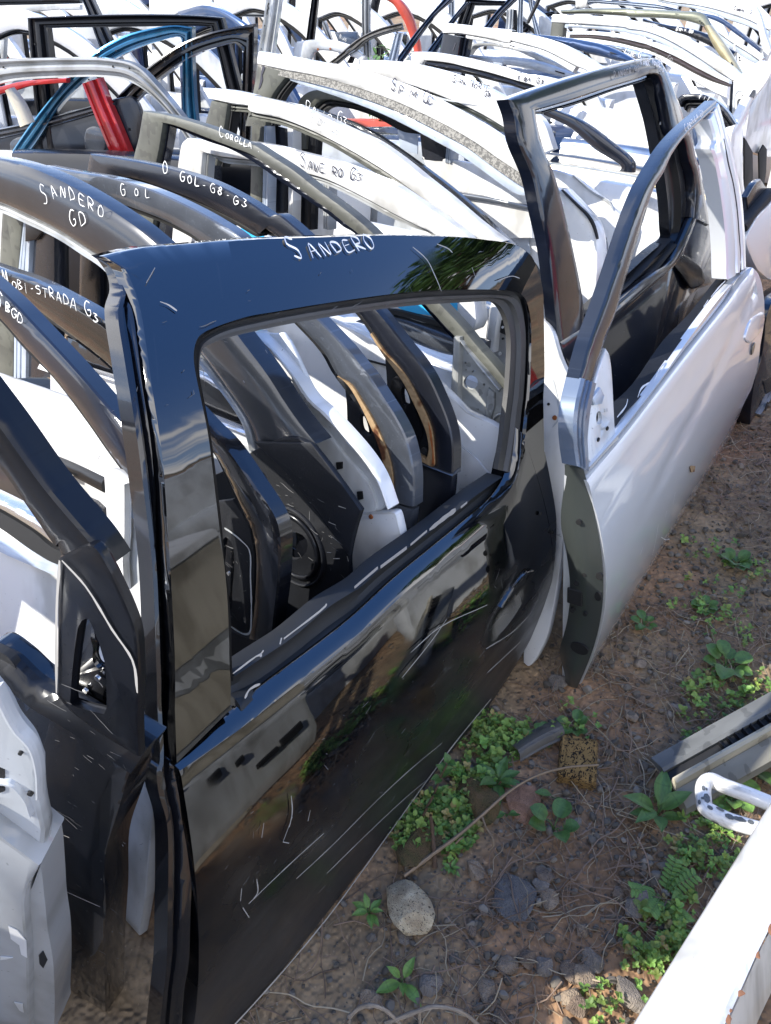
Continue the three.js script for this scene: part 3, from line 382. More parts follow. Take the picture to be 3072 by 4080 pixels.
plate(s8,'mirror_panel',M.steelM,[-169,811,-153,818,-81,779,-2,732,19,716,35,638,6,636,-73,628,-149,620],[[-87,731,-87,722,-92,714,-99,708,-108,705,-117,706,-124,710,-128,717,-127,726,-122,734,-115,740,-106,743,-97,742,-90,738],[-122,766,-123,763,-124,761,-126,760,-128,759,-130,759,-132,761,-133,762,-133,764,-131,766,-130,768,-127,769,-125,768,-123,767],[-115,762,-116,761,-116,760,-117,759,-119,758,-120,758,-121,759,-121,760,-121,761,-120,762,-119,763,-118,764,-117,763,-116,763],[-120,750,-120,748,-121,746,-122,745,-124,744,-126,745,-127,746,-128,747,-128,749,-127,750,-125,752,-124,752,-122,752,-120,751],[-110,749,-103,757,-98,755,-106,746],[-67,733,-67,731,-68,728,-70,727,-72,726,-75,726,-76,727,-77,729,-77,731,-76,734,-74,735,-72,736,-69,736,-68,735],[-75,705,-75,703,-76,701,-78,700,-79,700,-81,700,-83,701,-83,702,-83,704,-82,705,-81,707,-79,707,-77,707,-76,706],[-110,669,-110,667,-111,665,-113,664,-115,663,-117,663,-119,664,-120,666,-120,668,-119,670,-117,672,-115,672,-112,672,-111,671],[-72,671,-72,668,-73,666,-75,665,-77,664,-80,664,-81,665,-82,667,-82,669,-81,671,-79,673,-77,674,-75,674,-73,672],[-2,661,-2,659,-3,657,-5,655,-8,654,-10,654,-12,656,-13,657,-13,660,-11,662,-10,664,-7,665,-5,664,-3,663]],{k:[0,1,8],th:.008,b:.002});
band(s8,'edge_channel',M.steelM,[-162,816,-156,755,-149,691,-142,628],[-143,821,-136,758,-127,695,-114,632],{p:'round',w:0.012,dep:.014});
band(s8,'edge_channel',M.steelM,[-156,818,-93,781,-38,747,-26,739],[-137,811,-90,767,-42,736,-29,729],{p:'round',w:0.012,dep:.014});
plate(s8,'bracket_plate',M.steelM,[-57,730,-39,724,-33,694,-40,643,-49,636,-55,668,-58,709],[],{w:0.008,th:.01,b:.004});
ring(s8,'boss_ring',M.steelM,-0.007,0.659,.024,.006,.003);
plate(s8,'weld_seam',M.white,[-116,629,-107,638,-46,661,-44,652,-52,637,-105,629],[],{w:0.004,k:[0],th:.004,b:.002});
shell(s8,M.white,-1.408,0.040,0.55,0.1);
const cy=door('car_door','white door with a cyan sticker and dark belt band, seen through windows','car door','car doors standing in the long stack',[0.252,-1.469],-40,8,null);
plate(cy,'outer_skin',M.white,[-531,751,-450,785,-169,864,-155,810,-162,790,-183,787,-291,772,-399,761],[],{k:[0,2,7],th:.05});
plate(cy,'sticker',M.cyan,[-402,798,-215,864,-205,811,-278,796,-368,787],[],{w:0.002,k:[1,2],th:.001,b:0});
band(cy,'belt_band',M.greyM,[-427,764,-360,773,-283,773,-202,772,-119,778],[-519,713,-381,717,-290,712,-200,718,-118,755],{p:'crown',w:0.01,dep:.03});
band(cy,'belt_seal',M.rubber,[-437,774,-359,787,-268,792,-182,799],[-432,764,-357,775,-266,780,-180,788],{p:'flat',w:0.014,dep:.02});
plate(cy,'sticker',M.cyan,[-917,907,-885,884,-826,865,-891,844,-918,838],[],{w:0.03,k:[0,4],th:.001,b:0});
plate(cy,'side_panel',M.white,[-936,891,-864,871,-799,859,-798,772,-960,733],[],{w:0.028,k:[0],th:.02});
shell(cy,M.white,-0.960,-0.118,0.5,0.1);
const s9=door('car_door','white front door marked in black beneath the olive frame','car door','car doors standing in the long stack',[0.302,-1.519],-40,8,null);
band(s9,'window_frame',M.white,[-1393,607,-1333,907,-1316,970,-1299,1012,-1269,1032,-1143,1044,-995,1060,-898,1063,-805,1061,-688,1059,-576,1048,-490,1036,-417,1015,-340,991,-264,964,-211,929,-134,882],[-1255,640,-1211,927,-1203,976,-1195,1005,-1181,1002,-1123,1003,-1022,1011,-916,1018,-815,1014,-719,1011,-626,997,-542,981,-477,968,-409,957,-357,948,-289,908,-198,860],{p:'face',k:[4],ch:{w:.016,m:'steel'}});
writing(s9,M.inkB,'SAVEIRO G3',[-0.803,1.029,-0.740,1.027,-0.681,1.025,-0.642,1.027,-0.581,1.026],0.024,0.004,0.0022);
shell(s9,M.white,-1.393,-0.134,0.5,0.1);
const s9e=door('car_door','white door whose narrow lit edge shows between black and silver doors','car door','car doors standing in the long stack',[0.366,-1.320],-40,17,null);
plate(s9e,'outer_skin',M.white,[-238,856,-200,841,-155,784,-84,701,-53,590,-38,501,-22,408,3,282,18,173,21,100,0,12,-17,14,-85,237,-238,771],[],{k:[0,11,13],th:.022});
disc(s9e,'panel_hole',M.rust,-0.125,0.648,0.0060,0.001);
disc(s9e,'panel_hole',M.rubber,-0.149,0.673,0.0036,0.001);
strokes(s9e,'panel_crease',M.lgrey,[[-94,630,-81,631,-61,636],[-156,731,-129,688,-114,653,-123,625]],0.004,0.001);
const s9i=door('car_door','pale grey inner door panel with square dark opening, seen through the rear window','car door','car doors standing in the long stack',[0.322,-1.549],-40,8,null);
plate(s9i,'inner_panel',M.steel,[-191,808,-162,822,-143,815,-102,753,-83,680,-89,640,-97,644,-187,690],[],{k:[0,7],th:.02});
band(s9i,'pillar_rail',M.steelL,[-181,823,-179,766,-176,704],[-150,828,-150,771,-146,710],{p:'round',w:0.02,dep:.03});
plate(s9i,'panel_opening',M.rubber,[-156,786,-129,786,-127,754,-156,757],[],{w:0.003,th:.003,b:0});
disc(s9i,'pin',M.white,-0.143,0.771,0.0032,0.0045);
disc(s9i,'panel_hole',M.rubber,-0.138,0.744,0.0029,0.003);
disc(s9i,'panel_hole',M.rubber,-0.156,0.804,0.0029,0.003);
disc(s9i,'panel_hole',M.steelL,-0.139,0.706,0.0046,0.003);
const s10=door('car_door','white front door with olive pillar marked in black just below the speckled frame','car door','car doors standing in the long stack',[0.362,-1.599],-40,8,null);
band(s10,'pillar',M.olive,[-1354,948,-1309,1042,-1274,1115],[-1252,940,-1219,1036,-1198,1114],{p:'face',ch:{w:.02,m:'rubber'}});
band(s10,'window_frame',M.white,[-1272,1147,-1179,1151,-1089,1148,-1099,1147,-966,1143,-853,1133,-738,1112,-635,1094,-550,1067,-467,1034,-385,1002,-306,968,-219,936],[-1277,1116,-1187,1115,-1103,1116,-1113,1107,-985,1103,-882,1091,-776,1072,-657,1044,-571,1020,-487,992,-404,964,-334,935,-261,911],{p:'face',ch:{w:.018,m:'olive'}});
writing(s10,M.inkG,'FOX G3',[-0.863,1.108,-0.811,1.105,-0.786,1.098,-0.751,1.094],0.022,0.004,0.0022);
shell(s10,M.white,-1.354,-0.219,0.55,0.1);
band(s10,'pillar',M.blkS,[-1122,1024,-1138,999],[-1059,1020,-1074,995],{p:'face',w:-0.02});
const s11=door('car_door','black front door whose slim glossy arc backs the olive pillared white one','car door','car doors standing in the long stack',[0.407,-1.669],-40,8,null);
band(s11,'window_frame',M.blk,[-1109,1124,-954,1122,-877,1114,-784,1103,-688,1082,-605,1056,-519,1026,-434,994,-351,958,-295,929,-247,906,-171,868,-135,834,-111,818,-80,774,-67,723],[-1109,1106,-960,1099,-888,1087,-806,1073,-720,1052,-630,1034,-542,999,-456,966,-372,933,-316,904,-267,886,-192,867,-155,831,-130,811,-107,771,-88,740],{p:'face'});
writing(s11,M.inkW,'PALIO G3',[-0.950,1.108,-0.892,1.107,-0.847,1.100,-0.786,1.096],0.021,0.004,0.0022);
shell(s11,M.blkS,-1.109,-0.067,0.5,0.1);
const s11b=door('car_door','olive door pillar with pale channel seen below the black slim arc','car door','car doors standing in the long stack',[0.432,-1.719],-40,8,null);
band(s11b,'pillar',M.olive,[-1227,1037,-1227,974,-1231,887,-1236,775],[-1164,1034,-1167,976,-1174,881,-1179,776],{p:'face'});
band(s11b,'pillar_rail',M.steelB,[-1163,1038,-1168,921,-1171,787],[-1151,1038,-1142,919,-1143,785],{p:'post'});
shell(s11b,M.lgrey,-1.236,-1.142,0.5,0.1);
const s11c=door('car_door','dark grey door pillar with white edge rail in the middle of the stack','car door','car doors standing in the long stack',[0.462,-1.749],-40,8,null);
band(s11c,'pillar',M.dgrey,[-1200,1035,-1192,958,-1188,871,-1190,754],[-1112,1030,-1108,960,-1107,869,-1108,760],{p:'face'});
band(s11c,'pillar_rail',M.white,[-1111,1035,-1105,961,-1100,852,-1098,746],[-1082,1033,-1079,960,-1076,846,-1074,746],{p:'post'});
shell(s11c,M.white,-1.200,-1.074,0.5,0.1);
const s11d=door('car_door','satin black door pillar standing between white pillars in the stack','car door','car doors standing in the long stack',[0.492,-1.779],-40,8,null);
band(s11d,'pillar',M.blkS,[-1127,1017,-1123,937,-1123,840,-1121,727],[-1035,1015,-1037,940,-1041,842,-1041,738],{p:'face'});
band(s11d,'pillar_rail',M.steel,[-996,895,-988,754],[-966,891,-959,755],{p:'post'});
shell(s11d,M.white,-1.127,-0.959,0.5,0.1);
const s12=door('car_door','white front door with speckled peeling band under its frame','car door','car doors standing in the long stack',[0.372,-1.779],-40,8,null);
band(s12,'pillar',M.olive,[-1181,1023,-1147,1111,-1125,1194],[-1084,1035,-1063,1110,-985,1186],{p:'face',ch:{w:.03,m:'rubber'}});
band(s12,'window_frame',M.white,[-1116,1230,-1010,1228,-877,1224,-728,1217,-573,1199,-470,1179,-367,1154,-278,1128,-200,1098,-97,1055,-90,1026,-58,994],[-1123,1194,-1015,1190,-888,1187,-749,1177,-599,1158,-507,1141,-413,1120,-332,1098,-252,1070,-155,1036,-124,1018,-98,972],{p:'face'});
band(s12,'peeling_band',M.speck,[-1122,1196,-1014,1190,-887,1188,-748,1178,-599,1159,-507,1142,-412,1121,-331,1099,-251,1071,-155,1037,-123,1018],[-1104,1182,-1021,1175,-899,1170,-759,1160,-608,1141,-515,1124,-420,1102,-338,1081,-262,1052,-163,1019,-127,1012],{p:'flat',w:0.001,dep:.012});
band(s12,'window_flange',M.steelB,[-994,1185,-906,1170,-765,1159,-614,1141,-521,1123,-425,1102,-343,1080,-267,1051,-167,1017,-131,1011],[-987,1165,-879,1153,-751,1138,-629,1120,-534,1100,-449,1080,-365,1059,-289,1033,-182,997,-137,1003],{p:'face',w:-0.006});
plate(s12,'paint_chip',M.inkB,[-1096,1196,-1086,1192,-1088,1185,-1098,1170,-1095,1158,-1105,1138,-1115,1130,-1107,1153,-1102,1177],[],{w:0.003,th:.001,b:0});
writing(s12,M.inkB,'SPIM GD',[-0.605,1.182,-0.553,1.176,-0.509,1.171,-0.481,1.163,-0.454,1.161],0.024,0.004,0.0022);
shell(s12,M.white,-1.181,-0.058,0.5,0.1);
const s12b=door('car_door','grey primer door arc with black seal framed by the speckled window','car door','car doors standing in the long stack',[0.402,-1.839],-40,8,null);
band(s12b,'window_frame',M.olive,[-1013,967,-1004,1088,-987,1114,-940,1137,-854,1143,-726,1135,-603,1114,-485,1088],[-959,975,-950,1068,-927,1097,-898,1115,-813,1120,-712,1118,-601,1102,-506,1082],{p:'face',ch:{w:.03,m:'rubber'}});
shell(s12b,M.lgrey,-1.013,-0.485,0.4,0.1);
const s12c=door('car_door','white door body with grey side molding and dark pillar seen through the speckled window','car door','car doors standing in the long stack',[0.462,-1.869],-40,8,null);
plate(s12c,'outer_skin',M.white,[-587,1004,-461,1012,-239,1010,-190,861,-346,838,-537,949],[],{k:[0,2,3],th:.02});
band(s12c,'side_molding',M.greyM,[-442,936,-330,941,-215,941],[-424,920,-327,925,-215,929],{p:'round',w:0.012});
band(s12c,'pillar',M.dgrey,[-607,1075,-585,996],[-505,1058,-503,1003],{p:'face'});
band(s12c,'pillar_rail',M.steelB,[-504,1058,-502,1001],[-482,1053,-480,1002],{p:'post'});
plate(s12c,'window_opening',M.steelB,[-687,1075,-638,1071,-609,1066,-602,1007,-666,1011],[],{th:.004});
const s13=door('car_door','white front door with short black scrawl and square cut corner','car door','car doors standing in the long stack',[0.472,-1.899],-40,8,null);
band(s13,'window_frame',M.white,[-860,1146,-861,1189,-857,1213,-766,1221,-670,1222,-532,1211,-420,1191,-338,1169,-232,1136,-183,1074],[-795,1144,-798,1169,-786,1171,-742,1174,-663,1168,-567,1154,-464,1136,-379,1114,-284,1079,-249,1040],{p:'face',k:[2],ch:{w:.012,m:'steelD'}});
writing(s13,M.inkB,'SAN NORTE',[-0.518,1.193,-0.470,1.188,-0.427,1.185,-0.389,1.179],0.015,0.004,0.0022);
writing(s13,M.inkB,'G3',[-0.411,1.169,-0.388,1.171],0.012,0.004,0.0022);
plate(s13,'outer_skin',M.white,[-255,976,-138,983,-86,954,-39,923,-13,886,7,821,24,718,2,597,-163,547],[],{w:-0.002,k:[0,1,6,8],th:.06});
band(s13,'edge_seal',M.rubber,[-135,984,-83,954,-52,937,-32,919,-17,899,-9,887],[-135,986,-82,958,-49,941,-29,924,-13,900,-7,888],{p:'flat',w:0.004,dep:.01});
plate(s13,'grey_wedge',M.lgrey,[-691,1168,-573,1147,-424,1147,-517,1149,-633,1159],[],{w:0.006,k:[0,2],th:.002,b:0});
plate(s13,'window_opening',M.steelB,[-493,957,-470,995,-381,997,-388,974,-233,963,-206,855,-193,797,-405,778],[],{w:0.004,k:[0,5,7],th:.002,b:0});
shell(s13,M.white,-0.861,0.024,0.6,0.1);
const s14=door('car_door','white door with black spaced lettering half hidden by the dark blue door','car door','car doors standing in the long stack',[0.552,-2.039],-40,8,null);
plate(s14,'outer_skin',M.white,[-327,988,-164,978,-87,949,-31,922,20,890,46,853,44,804,49,705,19,646,-208,584],[[-48,845,-41,854,-30,854,-18,839,-8,817,-13,801,-21,799,-30,822,-43,831],[-20,797,1,812,20,784,8,746,16,732,2,723,-16,728,-9,752]],{k:[0,5,7,9],th:.02});
plate(s14,'panel_backing',M.dgrey,[-74,854,-21,865,35,719,-35,701],[],{w:-0.022,th:.004});
disc(s14,'bolt',M.white,-0.036,0.842,0.0041,-0.012);
disc(s14,'bolt',M.white,-0.005,0.729,0.0044,-0.012);
plate(s14,'latch_tab',M.whiteI,[-40,831,-23,837,-11,815,-15,799,-27,796],[],{w:-0.012,th:.004});
disc(s14,'rubber_plug',M.rubber,-0.049,0.866,0.0045,0.002);
disc(s14,'rubber_plug',M.rubber,0.003,0.905,0.0044,0.002);
plate(s14,'slot',M.dgrey,[9,890,19,896,28,887,24,878],[],{w:0.001,th:.002,b:0});
band(s14,'belt_step',M.steel,[-162,979,-99,947,-39,928,-24,914],[-159,981,-93,951,-36,933,-19,913],{p:'flat',w:0.003,dep:.008});
strokes(s14,'panel_crease',M.lgrey,[[-545,1085,-447,1074,-324,1056],[-450,1061,-356,1039,-317,1027]],0.006,0.003);
writing(s14,M.inkB,'SAVEI',[-0.447,1.091,-0.403,1.084,-0.364,1.078],0.017,0.004,0.0022);
shell(s14,M.white,-0.545,0.049,0.5,0.1);
const s15=door('car_door','white front door with dark rimmed window marked in thin black','car door','car doors standing in the long stack',[0.652,-2.219],-40,8,null);
band(s15,'window_frame',M.white,[-878,1107,-880,1149,-881,1192,-802,1198,-730,1197,-660,1193,-557,1184,-457,1171,-398,1171,-321,1165],[-834,1112,-839,1152,-823,1171,-784,1172,-726,1172,-655,1167,-559,1159,-465,1148,-414,1142,-339,1126],{p:'face',k:[2]});
band(s15,'window_seal',M.blkS,[-817,1172,-759,1172,-688,1171,-584,1162,-483,1151,-428,1144,-411,1141,-337,1126],[-817,1157,-756,1152,-684,1151,-587,1143,-486,1134,-433,1127,-430,1128,-352,1110],{p:'crown',w:0.004,dep:.03});
writing(s15,M.inkB,'FOX G3',[-0.463,1.153,-0.430,1.153,-0.407,1.152,-0.366,1.149],0.013,0.004,0.0025);
shell(s15,M.white,-0.881,-0.321,0.6,0.1);
const s16=door('car_door','white front door with scratched dark grey pillar','car door','car doors standing in the long stack',[0.832,-2.699],-40,8,null);
band(s16,'pillar',M.dgrey,[-957,1086,-950,1120,-941,1186],[-860,1095,-858,1125,-853,1181],{p:'face',ch:{w:.03,m:'navyK'}});
band(s16,'window_frame',M.white,[-944,1206,-935,1218,-877,1221,-755,1219,-638,1218,-649,1214,-566,1210,-490,1201,-416,1187,-340,1164,-269,1138,-190,1107],[-941,1186,-872,1190,-830,1189,-749,1185,-637,1178,-643,1183,-566,1176,-497,1167,-428,1149,-359,1129,-312,1119,-236,1091],{p:'face'});
band(s16,'window_flange',M.steelL,[-834,1189,-752,1185,-641,1178,-647,1183,-569,1176,-500,1167,-431,1149,-363,1129],[-832,1177,-750,1174,-639,1167,-652,1171,-577,1162,-508,1153,-442,1134,-372,1110],{p:'face',w:-0.006});
plate(s16,'paint_chip',M.inkB,[-877,1161,-873,1159,-881,1134,-885,1134],[],{w:0.003,th:.001,b:0});
shell(s16,M.white,-0.957,-0.190,0.5,0.1);
const s16b=door('car_door','pale grey slotted door bar crossing behind the dark pillared white door','car door','car doors standing in the long stack',[0.892,-2.779],-40,8,null);
band(s16b,'window_frame',M.steelB,[-888,1112,-757,1116,-721,1120,-602,1121,-524,1113,-407,1092],[-887,1104,-710,1087,-715,1091,-604,1090,-525,1083,-440,1075],{p:'round'});
band(s16b,'window_frame',M.steel,[-915,1098,-907,1117,-880,1147,-798,1159,-656,1152,-620,1147,-499,1119,-401,1097],[-893,1100,-883,1116,-862,1139,-792,1148,-661,1139,-628,1131,-507,1104,-420,1086],{p:'face',w:-0.02});
plate(s16b,'slot',M.rubber,[-484,1095,-445,1090,-444,1085,-483,1091],[],{w:0.004,th:.002,b:0});
shell(s16b,M.lgrey,-0.915,-0.401,0.6,0.1);
const s17=door('car_door','dark blue front door with slotted arc next to the white ones','car door','car doors standing in the long stack',[0.932,-2.869],-40,8,null);
band(s17,'window_frame',M.navy,[-656,1188,-589,1188,-493,1187,-418,1183,-344,1176,-269,1159,-209,1141,-119,1110],[-648,1187,-574,1174,-487,1160,-409,1146,-342,1139,-279,1131,-233,1129,-149,1098],{p:'crown'});
plate(s17,'slot',M.rubber,[-304,1157,-269,1152,-301,1152],[],{w:0.006,th:.002,b:0});
band(s17,'window_frame',M.navyK,[-540,927,-416,897,-296,839,-174,794,-177,780],[-517,953,-373,925,-235,870,-134,817,-124,783],{p:'face',w:-0.02});
shell(s17,M.navy,-0.656,-0.119,0.5,0.1);
const s17b=door('car_door','grey blue front door with faded white scrawl on its narrow arc','car door','car doors standing in the long stack',[0.992,-2.939],-40,8,null);
band(s17b,'window_frame',M.greyB,[-383,1166,-318,1164,-245,1156,-184,1146,-249,1152,-178,1134],[-372,1163,-303,1151,-245,1133,-189,1132,-243,1131,-173,1116],{p:'face'});
writing(s17b,M.inkW,'LINE G',[-0.292,1.143,-0.244,1.136,-0.223,1.135],0.013,0.004,0.0022);
shell(s17b,M.lgrey,-0.383,-0.173,0.6,0.1);
const s18=door('car_door','white front door with brown strip along its arc and white scrawl','car door','car doors standing in the long stack',[1.052,-3.019],-40,8,null);
band(s18,'upper_face',M.steelL,[-588,1146,-591,1182,-482,1191,-369,1191,-235,1181,-266,1182,-195,1168,-123,1147,-52,1126,18,1103,80,1082],[-571,1147,-572,1172,-479,1178,-365,1176,-229,1161,-261,1166,-190,1150,-118,1131,-47,1108,23,1087,84,1072],{p:'face',k:[1]});
band(s18,'brown_strip',M.brown,[-569,1172,-477,1178,-363,1175,-289,1168,-228,1161,-260,1166,-188,1149,-117,1131,-45,1108,24,1087,85,1072],[-566,1163,-474,1166,-367,1162,-291,1153,-232,1146,-259,1151,-187,1135,-118,1114,-46,1091,22,1073,82,1063],{p:'crown',w:0.004});
band(s18,'window_frame',M.white,[-567,1163,-475,1167,-368,1162,-233,1146,-260,1151,-188,1135,-119,1114,-47,1091,22,1073,81,1063],[-565,1155,-471,1153,-375,1145,-243,1131,-262,1134,-194,1120,-126,1094,-54,1070,25,1043,90,1025],{p:'face',w:0.002});
writing(s18,M.inkW,'MATOW',[-0.161,1.149,-0.131,1.144,-0.097,1.139],0.012,0.012,0.0022);
writing(s18,M.inkG,'HB20 GD',[-0.217,1.131,-0.178,1.123,-0.134,1.119],0.012,0.008,0.0022);
shell(s18,M.white,-0.591,0.090,0.55,0.1);
const s19=door('car_door','white front door with olive pillar and faint grey scrawl near the gold frame','car door','car doors standing in the long stack',[1.312,-3.119],-40,8,null);
band(s19,'pillar',M.olive,[-931,1078,-933,1132,-936,1180],[-864,1083,-871,1132,-874,1180],{p:'face'});
band(s19,'window_frame',M.white,[-937,1208,-877,1211,-753,1216,-594,1215,-598,1214,-522,1206,-447,1194,-372,1178,-296,1154,-220,1125,-143,1092,-88,1062],[-935,1179,-862,1181,-745,1183,-593,1182,-589,1180,-518,1177,-446,1164,-376,1143,-306,1118,-236,1090,-174,1064,-125,1045],{p:'face'});
band(s19,'window_flange',M.steelB,[-875,1168,-875,1180,-748,1183,-595,1183,-591,1180,-521,1178,-448,1164,-378,1143,-308,1118,-238,1090,-176,1064,-127,1045],[-854,1163,-853,1169,-745,1171,-599,1168,-587,1166,-519,1160,-450,1145,-387,1126,-316,1098,-245,1069,-184,1046,-137,1035],{p:'face',w:-0.006,k:[1]});
writing(s19,M.inkG,'O PALIO 8 G3',[-0.585,1.199,-0.535,1.193,-0.494,1.189,-0.446,1.183],0.011,0.004,0.0022);
band(s19,'rear_post',M.white,[-135,1037,-112,943],[-126,1039,-99,942],{p:'round'});
band(s19,'rear_seal',M.navyK,[-126,1042,-100,942],[-118,1043,-89,939],{p:'flat',w:0.002,dep:.02});
plate(s19,'mirror_panel',M.white,[-119,1046,-77,1088,-37,1119,4,1106,5,1068,-34,979,-66,910,-91,937],[[-86,987,-75,994,-55,981,-56,967,-64,960,-64,940,-70,918,-84,967]],{k:[0,7],th:.02});
plate(s19,'panel_backing',M.greyB,[-106,997,-62,1002,-35,920,-84,908],[],{w:-0.022,th:.004});
disc(s19,'bolt',M.white,-0.078,0.982,0.0043,-0.012);
disc(s19,'bolt_hole',M.rubber,-0.069,1.000,0.0027,0.002);
strokes(s19,'panel_crease',M.lgrey,[[-84,947,-98,995,-92,1016,-76,1017,-48,1003]],0.008,0.002);
shell(s19,M.white,-0.937,0.005,0.6,0.1);
const s20=door('car_door','dark grey front door with bright white scrawl beside the gold frame','car door','car doors standing in the long stack',[1.432,-3.419],-40,8,null);
band(s20,'window_frame',M.dgrey,[-569,1190,-565,1188,-459,1173,-394,1170,-325,1162,-274,1151,-220,1130,-143,1100],[-566,1177,-477,1167,-442,1154,-378,1143,-306,1126,-250,1109,-207,1088,-151,1072],{p:'crown'});
writing(s20,M.inkW,'ONIX G3',[-0.410,1.155,-0.373,1.156,-0.350,1.153,-0.329,1.151],0.011,0.004,0.004);
shell(s20,M.dgrey,-0.569,-0.143,0.6,0.1);
const s21=door('car_door','gold beige door frame with olive upper bar and slots','car door','car doors standing in the long stack',[1.352,-3.279],-40,8,null);
band(s21,'upper_frame',M.olivG,[-915,1213,-763,1228,-600,1237,-605,1236,-492,1239,-383,1240,-287,1237,-244,1201],[-902,1199,-758,1207,-592,1207,-596,1206,-484,1210,-374,1210,-314,1203,-270,1194],{p:'crown',dep:.02});
band(s21,'front_pillar',M.gold,[-243,1201,-178,1150,-121,1099,-60,1040],[-269,1195,-224,1143,-168,1094,-82,1051],{p:'crown',w:0.004,dep:.03});
plate(s21,'slot',M.rubber,[-570,1227,-557,1228,-569,1225],[],{w:0.006,th:.002,b:0});
plate(s21,'slot',M.rubber,[-393,1229,-380,1230,-393,1227],[],{w:0.006,th:.002,b:0});
plate(s21,'slot',M.rubber,[-230,1177,-217,1169],[],{w:0.01,th:.002,b:0});
disc(s21,'bolt_hole',M.rubber,-0.286,1.210,0.0029,0.008);
disc(s21,'bolt_hole',M.rubber,-0.275,1.205,0.0029,0.008);
disc(s21,'bolt_hole',M.rubber,-0.118,1.082,0.0028,0.008);
disc(s21,'bolt_hole',M.rubber,-0.113,1.077,0.0028,0.008);
shell(s21,M.gold,-0.915,-0.060,0.6,0.1);
const s22=door('car_door','white front door with broad arc and dark scribble in the farthest rows','car door','car doors standing in the long stack',[1.782,-3.819],-40,8,null);
band(s22,'window_frame',M.white,[-790,1233,-710,1224,-591,1225,-493,1227,-410,1219,-304,1194,-196,1158],[-764,1217,-687,1208,-576,1203,-482,1192,-401,1178,-312,1160,-208,1127],{p:'face'});
band(s22,'window_flange',M.steelB,[-766,1217,-690,1208,-578,1204,-484,1192,-403,1178,-314,1160,-210,1127],[-763,1207,-679,1199,-565,1188,-479,1176,-399,1154,-306,1136,-201,1100],{p:'face',w:-0.006});
writing(s22,M.inkB,'COBALT G',[-0.391,1.195,-0.348,1.190,-0.300,1.184],0.012,0.004,0.0022);
shell(s22,M.white,-0.790,-0.196,0.6,0.1);
const s23=door('car_door','dark blue front door with slotted arc running down to the white rail','car door','car doors standing in the long stack',[1.682,-3.669],-40,8,null);
band(s23,'window_frame',M.navy,[-478,1191,-408,1182,-343,1157,-274,1123,-184,1078],[-457,1175,-389,1157,-325,1128,-258,1098,-182,1061],{p:'face'});
plate(s23,'slot',M.rubber,[-291,1122,-267,1110,-291,1118],[],{w:0.004,th:.002,b:0});
shell(s23,M.navy,-0.478,-0.182,0.6,0.1);
const s24=door('car_door','white door with long diagonal rail and dark latch slots','car door','car doors standing in the long stack',[1.632,-3.519],-40,8,null);
band(s24,'window_frame',M.white,[-452,1173,-335,1124,-250,1092,-177,1063],[-428,1152,-318,1103,-238,1072,-181,1047],{p:'round'});
band(s24,'window_flange',M.steelB,[-430,1153,-321,1103,-240,1072,-187,1048],[-433,1141,-324,1086,-242,1051,-190,1036],{p:'face',w:-0.006});
plate(s24,'inner_panel',M.whiteI,[-321,1105,-245,1067,-185,1040,-162,1036,-161,991,-197,968,-240,984,-293,1044],[],{w:-0.01,k:[0,7],th:.01});
plate(s24,'latch_slot',M.rubber,[-238,995,-226,1017,-213,1014,-223,989],[],{w:-0.008,th:.002,b:0});
disc(s24,'bolt_hole',M.rubber,-0.278,1.056,0.0034,-0.008);
disc(s24,'bolt_hole',M.rubber,-0.273,1.046,0.0034,-0.008);
disc(s24,'bolt_hole',M.rubber,-0.215,1.025,0.0034,-0.008);
disc(s24,'bolt_hole',M.rubber,-0.202,0.993,0.0034,-0.008);
plate(s24,'rail_post',M.white,[-316,1103,-307,1101,-285,1037,-301,1058],[],{th:.02});
shell(s24,M.white,-0.452,-0.161,0.6,0.1);
const s25=door('car_door','white tilted door pillar standing high above the far rows','car door','car doors standing in the long stack',[1.933,-3.680],-40,2,null);
band(s25,'pillar',M.white,[-456,1213,-428,1181,-384,1114,-345,1058],[-456,1179,-444,1164,-399,1087,-354,1003],{p:'round'});
shell(s25,M.white,-0.456,-0.345,0.6,0.1);
const s26=door('car_door','white door with pale grey arches in the last visible rows','car door','car doors standing in the long stack',[1.532,-4.119],-40,8,null);
band(s26,'window_frame',M.steelB,[-897,1119,-866,1145,-777,1189,-657,1193,-430,1192,-380,1188,-289,1175],[-865,1121,-834,1143,-768,1174,-653,1178,-425,1173,-385,1173,-304,1167],{p:'inner'});
band(s26,'window_frame',M.white,[-850,1208,-778,1211],[-838,1150,-780,1157],{p:'face',w:0.01});
shell(s26,M.white,-0.897,-0.289,0.7,0.1);
const s27=door('car_door','black arched door with bright scrawl standing right behind the tall angular frame','car door','car doors standing in the long stack',[0.907,-2.669],-40,8,null);
band(s27,'window_frame',M.blk,[-66,1060,-58,1078,-28,1087,17,1090,57,1079,97,1058,144,1020],[-45,1047,-40,1063,-16,1069,29,1071,58,1059,94,1043,131,1015],{p:'face',ch:{w:.025,m:'blkS'}});
writing(s27,M.inkW,'FIT',[0.009,1.076,0.028,1.078,0.047,1.072],0.010,0.004,0.0022);
shell(s27,M.blkS,-0.066,0.144,0.5,0.1);
const s28=door('car_door','bright blue inner door panel with round holes seen through the silver door window','car door','car doors standing in the long stack',[1.121,-3.059],-40,8,null);
plate(s28,'inner_panel',M.navyB,[-59,900,-21,926,23,886,91,759,53,778,17,787,-11,813,-39,859],[],{k:[0,3],th:.02});
plate(s28,'panel_recess',M.navy,[-17,840,-3,852,15,851,10,832,-7,820],[],{w:0.006,th:.012,b:.005,s:1});
disc(s28,'panel_hole',M.white,-0.029,0.906,0.0045,0.003);
disc(s28,'panel_hole',M.white,0.002,0.809,0.0046,0.003);
disc(s28,'panel_hole',M.rubber,0.024,0.831,0.0026,0.003);
